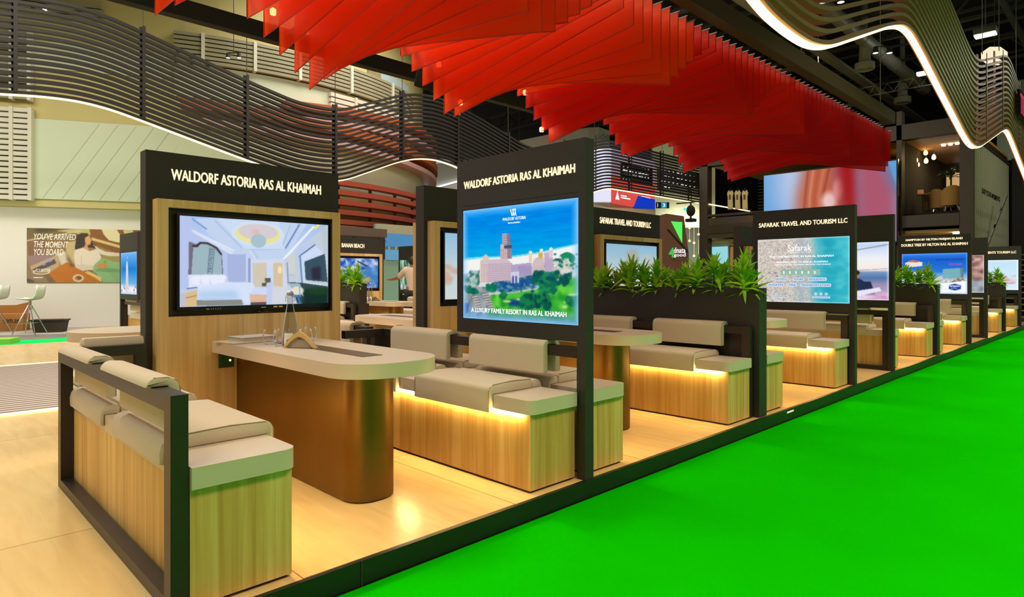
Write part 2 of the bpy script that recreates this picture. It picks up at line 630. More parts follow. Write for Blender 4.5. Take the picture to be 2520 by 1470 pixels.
class Pic:
    def __init__(s, W, H, quad=None, base=(128, 128, 128)):
        """quad: (xl, ytl, ybl, xr, ytr, ybr) - where the picture lies in the coordinates the shapes are given in"""
        s.W, s.H = W, H
        s.q = quad or (0, 0, 1, 1, 0, 1)
        s.A = np.zeros((H, W, 3)); s.A[:] = base
        s.U, s.V = np.meshgrid(np.linspace(0, 1, W), np.linspace(0, 1, H))
        xl, a, b, xr, c, d = s.q
        s.hl, s.hr = b - a, d - c

    def m(s, p):
        xl, ytl, ybl, xr, ytr, ybr = s.q
        t = (p[0] - xl) / (xr - xl)
        top = ytl + (ytr - ytl) * t; bot = ybl + (ybr - ybl) * t
        v = (p[1] - top) / (bot - top)
        u = t * s.hr / ((1 - t) * s.hl + t * s.hr)
        return u, v

    def put(s, mask, col, a=1.0):
        k = (mask * a)[..., None]
        s.A = s.A * (1 - k) + np.asarray(col, float) * k
        return s

    def polymask(s, pts):
        pts = [s.m(p) for p in pts]
        inside = np.zeros(s.U.shape, bool)
        n = len(pts)
        for i in range(n):
            (x0, y0), (x1, y1) = pts[i], pts[(i + 1) % n]
            if y0 == y1: continue
            c = ((y0 > s.V) != (y1 > s.V)) & (s.U < (x1 - x0) * (s.V - y0) / (y1 - y0) + x0)
            inside ^= c
        return inside.astype(float)

    def poly(s, pts, col, a=1.0, blur=0):
        k = s.polymask(pts)
        if blur: k = s.blurm(k, blur)
        return s.put(k, col, a)

    def blurm(s, k, n):
        for _ in range(3):
            for ax in (0, 1):
                c = np.cumsum(np.pad(k, [(n + 1, n) if i == ax else (0, 0) for i in (0, 1)], mode='edge'), axis=ax)
                k = (np.take(c, range(2 * n + 1, c.shape[ax]), axis=ax) - np.take(c, range(0, c.shape[ax] - 2 * n - 1), axis=ax)) / (2 * n + 1)
        return k

    def ell(s, c, rx, ry, col, a=1.0, soft=0.08):
        u, v = s.m(c)
        u1, _ = s.m((c[0] + rx, c[1])); _, v1 = s.m((c[0], c[1] + ry))
        d = np.sqrt(((s.U - u) / max(1e-6, abs(u1 - u))) ** 2 + ((s.V - v) / max(1e-6, abs(v1 - v))) ** 2)
        return s.put(np.clip((1 - d) / soft + 0.5, 0, 1), col, a)

    def line(s, pts, wd, col, a=1.0):
        P_ = [s.m(p) for p in pts]
        asp = s.W / s.H
        k = np.zeros(s.U.shape)
        for (x0, y0), (x1, y1) in zip(P_, P_[1:]):
            dx, dy = (x1 - x0) * asp, y1 - y0
            L2 = dx * dx + dy * dy + 1e-12
            t = np.clip(((s.U - x0) * asp * dx + (s.V - y0) * dy) / L2, 0, 1)
            d = np.hypot((s.U - x0) * asp - t * dx, (s.V - y0) - t * dy)
            k = np.maximum(k, np.clip((wd / 2 - d) * s.H + 0.5, 0, 1))
        return s.put(k, col, a)

    def vgrad(s, stops, mask=None, a=1.0):
        vs = [p[0] for p in stops]
        c = np.stack([np.interp(s.V, vs, [p[1][i] for p in stops]) for i in range(3)], -1)
        k = (mask if mask is not None else np.ones(s.U.shape))[..., None] * a
        s.A = s.A * (1 - k) + c * k
        return s

    def grain(s, mask, cells, c0, c1, seed=0, a=1.0, gamma=1.0):
        n = vnoise(s.H, s.W, cells, seed) ** gamma
        n2 = vnoise(s.H, s.W, (cells[0] * 2, cells[1] * 2), seed + 9)
        n = np.clip((n * 0.65 + n2 * 0.35 - 0.25) * 2, 0, 1)[..., None]
        c = np.asarray(c0, float) * (1 - n) + np.asarray(c1, float) * n
        k = mask[..., None] * a
        s.A = s.A * (1 - k) + c * k
        return s

    def blobs(s, n, box, r, cols, seed=0, squash=0.8):
        rr = random.Random(seed)
        for _ in range(n):
            x = rr.uniform(box[0], box[2]); y = rr.uniform(box[1], box[3])
            q = rr.uniform(r * 0.6, r * 1.3)
            s.ell((x, y), q, q * squash, rr.choice(cols), 0.9, 0.5)
        return s

    def edge_glow(s, col, width, a):
        d = np.minimum(np.minimum(s.U, 1 - s.U) * s.W / s.H, np.minimum(s.V, 1 - s.V))
        return s.put(np.clip(1 - d / width, 0, 1) ** 1.5, col, a)

    def mesh(s, name, m, parent, w, h, loc, face):
        """a flat grid of w x h metres; loc = lower left corner seen from the front"""
        W, H = s.W, s.H
        me = bpy.data.meshes.new(name)
        nv = W * H
        co = np.zeros((H, W, 3), np.float32)
        co[..., 0] = s.U * w
        co[..., 2] = (1 - s.V) * h
        i = np.arange(nv).reshape(H, W)
        q = np.stack([i[1:, :-1], i[1:, 1:], i[:-1, 1:], i[:-1, :-1]], -1).reshape(-1)
        nf = (W - 1) * (H - 1)
        me.vertices.add(nv); me.vertices.foreach_set('co', co.ravel())
        me.loops.add(nf * 4); me.loops.foreach_set('vertex_index', q.astype(np.int32))
        me.polygons.add(nf)
        me.polygons.foreach_set('loop_start', np.arange(0, nf * 4, 4, dtype=np.int32))
        me.polygons.foreach_set('loop_total', np.full(nf, 4, dtype=np.int32))
        me.update(calc_edges=True)
        ca = me.color_attributes.new('picture', 'FLOAT_COLOR', 'POINT')
        s.A = np.stack([s.blurm(s.A[..., k], 1) * 0.35 + s.A[..., k] * 0.65 for k in range(3)], -1)
        c = np.ones((nv, 4), np.float32)
        c[:, :3] = lin(np.clip(s.A, 0, 255)).reshape(-1, 3)
        ca.data.foreach_set('color', c.ravel())
        me.materials.append(m)
        o = link_mesh(name, me, parent)
        o.location = loc
        o.rotation_euler = (0, 0, {'-Y': 0.0, '+X': PI / 2, '-X': -PI / 2}.get(face, face))
        return o


def pic_resort():
    p = Pic(300, 232, (85, 185, 1350, 1340, 32, 1435))
    p.vgrad([(0, (0, 140, 232)), (0.12, (0, 130, 228)), (0.35, (0, 160, 226)), (0.45, (20, 182, 226)), (0.5, (120, 214, 232)), (1, (120, 214, 232))])
    p.grain(np.clip((p.V < 0.46) * 1.0, 0, 1), (60, 10), (0, 120, 220), (0, 165, 235), 2, 0.3)
    # beach sweeping up to the right
    p.poly([(60, 730), (300, 700), (620, 690), (900, 650), (1150, 590), (1360, 545), (1360, 900), (60, 900)], (238, 240, 238))
    p.poly([(60, 705), (300, 680), (620, 672), (900, 632), (1150, 575), (1360, 530), (1360, 545), (1150, 590), (900, 650), (620, 690), (300, 700), (60, 730)], (150, 232, 236), 0.8)
    # grounds
    k = p.polymask([(60, 880), (300, 820), (700, 900), (1060, 700), (1360, 700), (1360, 1460), (60, 1460)])
    p.grain(k, (26, 34), (22, 96, 92), (196, 214, 196), 5)
    p.poly([(1060, 780), (1360, 640), (1360, 870), (1250, 900), (1060, 850)], (226, 214, 208), 0.7)
    p.blobs(40, (1060, 650, 1340, 860), 16, [(24, 128, 92), (240, 232, 226), (30, 110, 84), (226, 214, 206)], 4)
    p.ell((1215, 665), 60, 34, (22, 138, 96)); p.ell((1270, 700), 36, 50, (30, 128, 96))
    # golf lawns
    k = p.polymask([(380, 1110), (560, 1060), (860, 1030), (1100, 960), (1360, 900), (1360, 1460), (330, 1460)])
    p.grain(k, (14, 18), (36, 150, 44), (96, 206, 66), 8)
    p.poly([(560, 1160), (700, 1140), (720, 1230), (600, 1225)], (10, 62, 128), 0.95, 2)
    for c, rx, ry in (((720, 1150), 60, 16), ((560, 1170), 45, 14), ((1190, 1230), 30, 16), ((1280, 1100), 50, 18), ((1200, 1180), 25, 10)):
        p.ell(c, rx, ry, (206, 216, 150), 0.8, 0.5)
    p.poly([(60, 990), (210, 985), (360, 1040), (380, 1110), (420, 1270), (60, 1300)], (150, 150, 160), 0.7, 1)
    p.poly([(360, 1075), (640, 1060), (900, 1020), (900, 1036), (640, 1080), (360, 1100)], (206, 204, 200), 0.9)
    for x0 in (165, 290):
        for i in range(14):
            p.line([(x0 + i * 6, 1085 + i * 13), (x0 + 52 + i * 6, 1078 + i * 13)], 0.006, (232, 206, 186) if i % 2 else (120, 98, 104))
    p.poly([(60, 1180), (150, 1190), (140, 1290), (60, 1330)], (24, 82, 190), 0.8, 1)
    # blue shade in front of the hotel
    p.poly([(360, 960), (640, 950), (860, 890), (1060, 830), (1080, 900), (860, 1010), (600, 1060), (420, 1050)], (18, 70, 150), 0.85, 2)
    p.blobs(46, (420, 970, 840, 1060), 17, [(40, 120, 132), (96, 150, 150), (20, 70, 130)], 11)
    p.blobs(34, (95, 840, 250, 1000), 22, [(112, 156, 150), (60, 120, 120), (176, 196, 190)], 12)
    p.blobs(12, (100, 1010, 240, 1080), 22, [(12, 96, 90), (20, 110, 80)], 13, 1.2)
    # hotel
    wall, shade, lit = (206, 186, 196), (150, 132, 170), (236, 222, 206)
    p.poly([(270, 720), (560, 705), (620, 760), (620, 935), (400, 960), (270, 985)], wall)
    p.poly([(265, 760), (350, 745), (350, 975), (262, 985)], (222, 200, 190))
    p.poly([(610, 770), (830, 745), (835, 880), (610, 930)], (176, 160, 194))
    p.poly([(835, 760), (880, 690), (960, 680), (975, 860), (835, 890)], (214, 194, 190))
    p.poly([(965, 640), (1060, 625), (1060, 840), (975, 865)], (190, 172, 200))
    p.poly([(800, 640), (832, 640), (832, 740), (800, 745)], (228, 206, 178))
    p.poly([(915, 620), (955, 615), (958, 690), (915, 700)], (226, 206, 186))
    p.poly([(1020, 600), (1058, 598), (1060, 700), (1020, 700)], (214, 198, 206))
    for c in ((816, 632), (936, 610), (1040, 596)):
        p.ell(c, 20, 16, (240, 236, 232))
    p.ell((926, 668), 26, 30, (214, 170, 80)); p.ell((328, 700), 34, 36, (214, 194, 182)); p.ell((328, 672), 12, 16, (226, 200, 160))
    # tower
    p.poly([(488, 545), (604, 540), (612, 705), (486, 712)], (206, 182, 178))
    p.poly([(508, 430), (586, 424), (592, 560), (506, 565)], (216, 198, 194))
    p.poly([(560, 426), (588, 424), (608, 545), (612, 705), (566, 708)], (120, 96, 128), 0.6)
    for i in range(6):
        p.line([(512, 448 + i * 20), (584, 442 + i * 20)], 0.006, (92, 88, 120))
    p.line([(540, 575), (600, 572)], 0.03, (70, 78, 110))
    for r in range(6):
        for x in range(500, 600, 22):
            p.ell((x, 605 + r * 18), 5, 5, (120, 96, 120), 0.8)
    for r in range(10):
        for x in range(285, 610, 17):
            p.ell((x, 770 + r * 20 - (x - 285) * 0.03), 5, 6, (140, 116, 150), 0.75)
    for r in range(7):
        for x in range(690, 830, 16):
            p.ell((x, 790 + r * 16), 5, 5, (120, 104, 160), 0.7)
    for r in range(9):
        for x in range(850, 1055, 18):
            p.ell((x, 700 + r * 18), 5, 5, (150, 128, 160), 0.6)
    p.poly([(606, 850), (690, 842), (690, 965), (606, 975)], (204, 202, 226))
    for x in (626, 660):
        p.ell((x, 915), 11, 28, (92, 96, 160)); p.poly([(x - 11, 915), (x + 11, 915), (x + 11, 970), (x - 11, 970)], (92, 96, 160))
    p.poly([(262, 975), (400, 960), (360, 1010), (250, 1010)], (226, 224, 228), 0.9)
    # tree clumps
    p.blobs(90, (850, 850, 1250, 990), 28, [(16, 96, 84), (28, 130, 84), (12, 76, 78)], 21)
    p.blobs(26, (900, 990, 1100, 1080), 30, [(16, 104, 78), (30, 140, 80)], 22)
    p.blobs(70, (720, 1120, 1030, 1230), 28, [(10, 90, 74), (24, 124, 74), (8, 66, 66)], 23, 1.3)
    p.blobs(20, (1220, 1130, 1340, 1190), 30, [(16, 96, 70), (30, 128, 80)], 24, 1.1)
    p.blobs(10, (490, 1085, 550, 1125), 26, [(16, 110, 70), (24, 130, 76)], 25)
    p.blobs(16, (350, 980, 430, 1050), 26, [(14, 112, 84), (24, 134, 92)], 26)
    p.vgrad([(0.86, (60, 120, 170)), (1.0, (60, 110, 160))], np.clip((p.V - 0.88) * 7, 0, 0.75))
    p.edge_glow((150, 205, 255), 0.085, 0.85)
    return p


def pic_bedroom():
    p = Pic(300, 172, (110, 72, 1345, 2195, 205, 1290), (214, 224, 244))
    p.vgrad([(0, (170, 196, 240)), (0.5, (206, 218, 244)), (1, (196, 206, 236))])
    # ceiling
    p.poly([(280, 120), (640, 110), (1900, 190), (1560, 690), (1130, 700), (820, 590)], (196, 214, 240))
    p.poly([(640, 110), (1500, 160), (1580, 560), (1030, 540)], (206, 222, 244))
    p.line([(280, 280), (860, 560)], 0.02, (226, 234, 250)); p.line([(600, 140), (980, 520)], 0.008, (150, 178, 226))
    p.line([(290, 120), (480, 260)], 0.018, (120, 156, 222)); p.line([(1790, 200), (1600, 520)], 0.02, (110, 140, 196))
    p.line([(1990, 230), (1570, 680)], 0.03, (236, 242, 252)); p.line([(1660, 210), (1560, 480)], 0.006, (140, 166, 214))
    p.ell((1215, 330), 360, 170, (214, 228, 244), 1, 0.1); p.ell((1215, 330), 310, 140, (236, 230, 150), 1, 0.06)
    p.ell((1215, 300), 270, 110, (216, 206, 212), 1, 0.1)
    k = p.polymask([(980, 220), (1450, 220), (1450, 390), (980, 390)])
    p.ell((1170, 300), 60, 34, (226, 190, 176), 0.8, 0.6)
    p.ell((1215, 425), 108, 96, (170, 196, 206), 1, 0.08)
    p.line([(1060, 545), (1600, 545)], 0.006, (160, 180, 222)); p.line([(1140, 560), (1220, 690)], 0.006, (160, 180, 222))
    p.line([(1080, 540), (1170, 680)], 0.006, (236, 240, 252))
    # left wall
    p.poly([(110, 70), (280, 120), (300, 280), (820, 590), (820, 1000), (110, 1340)], (186, 200, 240))
    p.line([(300, 290), (840, 600)], 0.03, (220, 228, 250))
    p.poly([(780, 610), (1050, 610), (1050, 1000), (780, 1000)], (170, 184, 226)); p.line([(1048, 600), (1048, 1000)], 0.012, (214, 222, 248))
    p.line([(1085, 680), (1085, 1000)], 0.03, (150, 162, 204))
    p.poly([(1105, 680), (1600, 680), (1620, 1060), (1120, 1060)], (212, 220, 240))
    # curtains
    for i in range(18):
        x = 1140 + i * 11
        p.line([(x, 735), (x + 8, 1060)], 0.007, (226, 210, 178) if i % 2 else (196, 180, 146))
    for i in range(12):
        x = 1430 + i * 11
        p.line([(x, 735), (x + 6, 1065)], 0.007, (232, 206, 150) if i % 2 else (206, 166, 102))
    p.poly([(1335, 770), (1415, 770), (1412, 1000), (1340, 1000)], (204, 220, 252)); p.ell((1515, 830), 30, 50, (246, 230, 186), 1, 0.4)
    p.poly([(1265, 1010), (1385, 1010), (1385, 1060), (1265, 1060)], (92, 96, 74)); p.poly([(1305, 945), (1388, 945), (1384, 1010), (1310, 1010)], (98, 92, 84))
    # right wall, windows
    p.poly([(1570, 690), (2195, 210), (2195, 1290), (1620, 1060)], (198, 208, 222))
    p.poly([(1715, 560), (2020, 420), (2020, 640), (1790, 720)], (190, 206, 240)); p.line([(1790, 640), (2010, 480)], 0.014, (74, 98, 142))
    p.poly([(1800, 640), (2020, 490), (2140, 620), (1870, 720), (1870, 1010), (1830, 1010)], (206, 222, 250))
    p.line([(1800, 640), (1830, 1020)], 0.022, (104, 146, 176)); p.line([(1620, 730), (1632, 1000)], 0.008, (84, 110, 150))
    for i in range(10):
        p.line([(1640 + i * 9, 640 - i * 9), (1652 + i * 9, 870)], 0.005, (206, 204, 196) if i % 2 else (226, 226, 222))
    p.poly([(1860, 715), (2150, 605), (2190, 1000), (1880, 970)], (60, 84, 98)); p.poly([(1960, 800), (2090, 780), (2095, 970), (1970, 970)], (44, 38, 54), 0.8, 2)
    p.line([(1860, 1000), (2190, 1060)], 0.02, (210, 224, 240)); p.line([(1640, 900), (1720, 905)], 0.006, (150, 176, 190))
    p.poly([(1620, 1000), (1830, 1010), (2195, 1060), (2195, 1300), (1760, 1300), (1690, 1080)], (56, 74, 76))
    p.poly([(1860, 1100), (2195, 1080), (2195, 1300), (1840, 1300)], (20, 46, 40), 0.9, 2); p.ell((2050, 1130), 150, 50, (34, 74, 34), 0.7, 0.8)
    p.poly([(1610, 1010), (1800, 1020), (1850, 1200), (1700, 1080)], (160, 186, 196)); p.ell((1760, 1120), 90, 60, (232, 222, 204), 1, 0.3)
    p.line([(1690, 1190), (1770, 1200), (1800, 1290)], 0.02, (60, 130, 206)); p.line([(1790, 1060), (1800, 1200)], 0.014, (120, 170, 220))
    # floor
    p.poly([(1390, 1060), (1620, 1060), (1700, 1300), (1410, 1300)], (214, 216, 226)); p.poly([(1330, 1000), (1420, 1000), (1400, 1300), (1310, 1300)], (196, 208, 240))
    # headboard and bed
    p.poly([(240, 430), (330, 470), (400, 450), (520, 460), (640, 520), (700, 600), (720, 900), (230, 900)], (120, 110, 128))
    p.poly([(300, 520), (370, 460), (480, 465), (600, 520), (690, 610), (705, 900), (270, 900)], (160, 186, 196))
    p.line([(300, 495), (350, 500), (395, 452), (500, 458), (620, 520), (690, 610)], 0.022, (66, 52, 56))
    for i in range(9):
        p.poly([(545 - i * 4, 530 + i * 38), (578 - i * 4, 534 + i * 38), (574 - i * 4, 558 + i * 38), (540 - i * 4, 554 + i * 38)], (70, 92, 116)); p.ell((558 - i * 4, 544 + i * 38), 9, 8, (168, 192, 200))
    p.line([(530, 520), (500, 880)], 0.006, (70, 92, 116)); p.line([(596, 530), (560, 880)], 0.006, (70, 92, 116))
    p.poly([(230, 895), (740, 900), (800, 1010), (720, 1080), (240, 1080)], (224, 230, 252))
    for c in ((350, 970), (480, 960), (600, 960), (700, 960)):
        p.ell(c, 80, 66, (236, 240, 254), 0.9, 0.4); p.ell((c[0] + 60, 985), 20, 40, (186, 196, 232), 0.6, 0.9)
    p.poly([(350, 1080), (760, 1000), (1130, 1005), (1170, 1080), (1100, 1300), (1020, 1300), (980, 1240), (520, 1220), (350, 1250)], (214, 228, 252))
    p.poly([(360, 1130), (900, 1110), (960, 1240), (520, 1225), (360, 1250)], (168, 200, 238), 0.7, 4)
    p.poly([(350, 1250), (980, 1245), (1000, 1320), (350, 1330)], (138, 142, 138)); p.poly([(1085, 1165), (1330, 1170), (1325, 1275), (1100, 1280)], (226, 184, 160))
    p.poly([(1170, 1070), (1335, 1080), (1330, 1175), (1085, 1165)], (206, 220, 246)); p.poly([(1100, 1280), (1325, 1275), (1325, 1320), (1100, 1320)], (98, 80, 92))
    p.poly([(125, 1120), (360, 1085), (345, 1330), (125, 1340)], (222, 190, 140)); p.poly([(125, 1100), (360, 1072), (360, 1110), (125, 1160)], (196, 206, 236))
    p.poly([(125, 1165), (190, 1150), (190, 1340), (125, 1345)], (186, 196, 240), 0.9, 2); p.line([(200, 1215), (345, 1185)], 0.006, (120, 96, 70))
    p.line([(210, 1090), (350, 1070)], 0.008, (60, 60, 90)); p.poly([(2100, 200), (2195, 210), (2195, 600), (2150, 600)], (182, 196, 206), 0.7, 3)
    p.line([(2010, 250), (2060, 205)], 0.03, (236, 236, 110))
    return p


def pic_cabin():
    p = Pic(250, 126, (135, 90, 1195, 2465, 140, 1195), (146, 112, 62))
    p.vgrad([(0, (122, 92, 46)), (0.5, (158, 120, 70)), (1, (120, 92, 66))])
    p.poly([(135, 90), (700, 90), (680, 160), (300, 250), (135, 330)], (110, 92, 42)); p.poly([(300, 90), (800, 90), (560, 170), (330, 190)], (60, 52, 24), 0.8, 3)
    p.poly([(700, 150), (1180, 90), (1340, 110), (1380, 240), (1120, 210)], (196, 178, 110)); p.line([(140, 350), (1160, 150)], 0.02, (206, 196, 176))
    p.poly([(135, 360), (500, 300), (520, 600), (170, 700)], (132, 92, 64)); p.poly([(150, 660), (640, 600), (620, 700), (180, 860)], (150, 122, 118))
    p.poly([(190, 870), (700, 640), (760, 860), (560, 1000), (240, 1000)], (186, 160, 126)); p.poly([(240, 930), (660, 720), (700, 800), (330, 980)], (92, 74, 70))
    for c in ((460, 825), (575, 755)): p.ell(c, 34, 24, (146, 150, 220), 1, 0.3)
    p.poly([(700, 620), (860, 560), (1000, 830), (840, 920)], (214, 200, 176)); p.line([(690, 660), (820, 900)], 0.02, (190, 170, 140))
    p.poly([(135, 940), (430, 1010), (560, 1195), (150, 1195)], (146, 120, 92)); p.poly([(135, 1100), (260, 1150), (290, 1195), (135, 1195)], (90, 80, 70))
    p.poly([(540, 1000), (900, 780), (1080, 880), (1300, 990), (1560, 1110), (1500, 1195), (700, 1195)], (190, 112, 28))
    for i in range(9): p.line([(640 + i * 70, 990 - i * 8), (900 + i * 80, 1180)], 0.008, (158, 84, 18), 0.6)
    p.ell((1115, 1105), 105, 76, (226, 208, 186)); p.ell((1115, 1105), 76, 52, (190, 140, 90)); p.ell((1130, 1100), 50, 34, (130, 70, 26), 1, 0.5)
    p.poly([(1330, 115), (2150, 115), (2465, 140), (2465, 760), (2070, 700), (1380, 400)], (134, 80, 14)); p.poly([(1560, 110), (1850, 120), (1960, 300), (1900, 390), (1700, 340), (1600, 220)], (226, 214, 164))
    p.poly([(1970, 130), (2150, 130), (2465, 700), (2300, 680), (2060, 380)], (206, 190, 120)); p.line([(1370, 310), (2080, 520), (2465, 640)], 0.05, (222, 192, 126))
    p.poly([(900, 380), (1080, 350), (1080, 850), (960, 800), (880, 560)], (196, 172, 124)); p.poly([(880, 600), (1040, 860), (980, 880), (900, 720)], (74, 56, 24), 0.9, 2)
    p.poly([(1560, 620), (2040, 700), (2040, 850), (1620, 780)], (160, 140, 74)); p.poly([(1300, 960), (1560, 1090), (1560, 1195), (1440, 1100), (1240, 990)], (216, 190, 120))
    # traveller: hair, face, blouse, skirt
    p.poly([(1090, 240), (1180, 190), (1290, 200), (1370, 300), (1390, 400), (1460, 440), (1440, 500), (1330, 490), (1200, 470), (1130, 560), (1050, 540), (1060, 420)], (50, 34, 16))
    p.poly([(1240, 290), (1320, 240), (1370, 330), (1345, 430), (1290, 440), (1320, 540), (1210, 520), (1250, 420)], (214, 150, 92)); p.ell((1300, 340), 50, 80, (222, 158, 98), 1, 0.2)
    p.poly([(1060, 530), (1200, 490), (1330, 560), (1480, 510), (1560, 690), (1450, 830), (1480, 880), (1400, 940), (1180, 950), (1060, 880), (1030, 640)], (226, 210, 190))
    p.poly([(1400, 420), (1500, 500), (1640, 570), (1920, 600), (1900, 660), (1700, 660), (1540, 620), (1450, 500)], (222, 206, 184)); p.poly([(1890, 610), (2020, 640), (2060, 720), (1980, 720), (1900, 660)], (206, 140, 84))
    p.line([(1180, 640), (1170, 820), (1260, 850)], 0.008, (190, 166, 146)); p.poly([(1060, 830), (1470, 850), (1480, 900), (1200, 960), (1080, 900)], (214, 196, 178))
    p.poly([(1420, 840), (1560, 700), (1780, 770), (1960, 790), (2110, 880), (2465, 1000), (2465, 1195), (1580, 1195), (1560, 1100), (1390, 960)], (136, 178, 124))
    for i in range(9): p.line([(1440 + i * 12, 960 - i * 10), (1700 + i * 60, 980), (1900 + i * 60, 1195)], 0.008, (92, 136, 84), 0.7)
    p.poly([(1470, 850), (1560, 790), (1690, 850), (1640, 900), (1480, 910)], (206, 134, 76)); p.ell((1630, 780), 30, 30, (130, 160, 20), 1, 0.4)
    return p


def pic_travel():
    p = Pic(240, 166, (75, 318, 775, 755, 285, 785))
    p.vgrad([(0, (214, 206, 196)), (1, (196, 190, 188))])
    xs = p.U + 0.06 * (vnoise(p.H, p.W, (5, 5), 3) - 0.5)
    sea = np.clip((xs - 0.56) * 9, 0, 1)
    p.grain(np.ones(p.U.shape), (60, 90), (176, 160, 146), (228, 222, 214), 5, 0.8)
    foot = (vnoise(p.H, p.W, (46, 60), 8) > 0.86) * 1.0
    p.put(foot * (p.U < 0.55), (110, 110, 130), 0.8)
    p.put(np.clip(1 - abs(xs - 0.5) * 9, 0, 1), (150, 176, 190), 0.6)
    c = np.stack([np.interp(xs, [0.5, 0.62, 0.75, 1], v) for v in ((170, 96, 36, 70), (196, 180, 166, 196), (206, 196, 186, 210))], -1)
    p.A = p.A * (1 - sea[..., None]) + c * sea[..., None]
    p.grain(sea, (12, 10), (20, 150, 176), (110, 206, 214), 6, 0.35)
    p.edge_glow((240, 250, 255), 0.03, 0.6)
    return p


def pic_couple():
    p = Pic(170, 118, (0, 0, 1, 1, 0, 1))
    p.vgrad([(0, (186, 206, 240)), (0.28, (236, 238, 244)), (0.48, (246, 232, 224)), (0.52, (120, 150, 190)), (0.62, (80, 116, 166)), (0.72, (150, 140, 176)), (1, (206, 176, 206))])
    p.line([(0, .36), (.3, .2), (1, .05)], 0.008, (40, 44, 60)); p.ell((.55, .14), .03, .03, (30, 30, 40)); p.line([(.0, .42), (.4, .5), (1, .46)], 0.006, (90, 90, 96))
    for i in range(9): p.ell((.1 + i * .1, .43 + .05 * math.sin(i)), .008, .012, (255, 240, 200))
    for x, c in ((.36, (214, 206, 206)), (.62, (34, 48, 78))):
        p.ell((x, .57), .05, .07, (176, 120, 100)); p.ell((x, .525), .055, .045, (40, 24, 22)); p.ell((x, .78), .13, .16, c)
    p.poly([(.44, .66), (.8, .68), (.86, .95), (.4, .95)], (34, 48, 78)); p.grain(np.clip((p.V - .82) * 9, 0, 1), (10, 10), (206, 140, 186), (236, 226, 244), 3)
    p.poly([(.3, .93), (.9, .78), (.92, .84), (.5, .99)], (232, 226, 244))
    p.edge_glow((240, 244, 255), 0.05, 0.7)
    return p


def pic_hampton():
    p = Pic(180, 122, (125, 325, 745, 812, 305, 738))
    p.vgrad([(0, (60, 130, 236)), (.15, (24, 96, 206)), (.45, (40, 120, 216)), (.6, (170, 206, 236)), (1, (226, 232, 240))])
    p.poly([(160, 420), (240, 390), (345, 410), (345, 450), (160, 470)], (236, 226, 216)); p.poly([(190, 400), (240, 385), (310, 400), (300, 412), (200, 412)], (214, 110, 70))
    p.poly([(560, 480), (770, 462), (775, 590), (560, 580)], (96, 160, 176)); p.poly([(740, 462), (775, 465), (775, 590), (742, 588)], (70, 110, 136))
    for i in range(8): p.line([(562, 490 + i * 12), (768, 474 + i * 14)], 0.006, (206, 226, 226))
    p.poly([(540, 590), (812, 560), (812, 640), (540, 640)], (176, 176, 166)); p.blobs(30, (545, 580, 800, 625), 12, [(96, 120, 110), (220, 226, 220), (130, 110, 96)], 3)
    p.poly([(125, 480), (560, 560), (560, 745), (125, 745)], (190, 200, 206)); p.poly([(540, 630), (812, 600), (812, 745), (540, 745)], (244, 246, 250))
    p.poly([(620, 648), (685, 632), (746, 648), (746, 688), (685, 704), (620, 688)], (36, 70, 170))
    p.edge_glow((120, 180, 255), 0.05, 0.7)
    return p


def pic_rock():
    p = Pic(120, 90)
    p.vgrad([(0, (230, 226, 230)), (1, (150, 160, 170))])
    p.grain(p.polymask([(.2, 0), (1, -.1), (1, .7), (0, .62), (0, .3)]), (9, 9), (120, 76, 70), (214, 176, 166), 4)
    p.grain(np.clip((p.V - .6) * 8, 0, 1), (8, 8), (120, 130, 140), (176, 184, 190), 6)
    p.edge_glow((240, 240, 255), 0.04, 0.6)
    return p


def pic_sky_logo():
    p = Pic(120, 84)
    p.vgrad([(0, (190, 222, 240)), (1, (206, 232, 246))])
    p.ell((.2, .35), .13, .13, (44, 52, 92)); p.poly([(.05, .3), (.4, .36), (.4, .42), (.05, .36)], (206, 150, 60)); p.ell((.7, .6), .12, .1, (236, 120, 120), 1, .4)
    p.grain(p.polymask([(.5, .5), (.95, .5), (.95, .8), (.5, .8)]), (6, 8), (240, 120, 130), (206, 232, 246), 2, .8)
    p.edge_glow((255, 255, 255), 0.06, 0.9)
    return p


def pic_tower():
    p = Pic(110, 84)
    p.vgrad([(0, (120, 180, 240)), (.4, (30, 130, 214)), (.75, (110, 180, 226)), (.85, (240, 236, 240)), (1, (244, 236, 232))])
    p.poly([(.3, .95), (.34, .3), (.38, .2), (.42, .2), (.46, .3), (.5, .95)], (226, 206, 200)); p.poly([(0, .78), (.14, .78), (.14, .95), (0, .95)], (226, 222, 240))
    p.blobs(20, (0, .82, 1, .95), .04, [(226, 214, 214), (120, 130, 190), (240, 236, 240)], 3); p.ell((.42, .12), .02, .02, (240, 240, 255))
    p.edge_glow((150, 200, 255), 0.07, 0.8)
    return p


def pic_palms():
    p = Pic(120, 90, None, (110, 150, 120))
    p.grain(np.ones(p.U.shape), (3, 26), (20, 56, 44), (186, 226, 196), 4)
    for i in range(9):
        p.line([(.1 * i + .05, 0), (.1 * i + .1, .5), (.1 * i, .95)], 0.02, (214, 230, 206) if i % 2 else (24, 50, 40), .7)
    p.grain(np.clip((p.V - .8) * 9, 0, 1), (6, 14), (226, 222, 222), (90, 96, 90), 6)
    return p


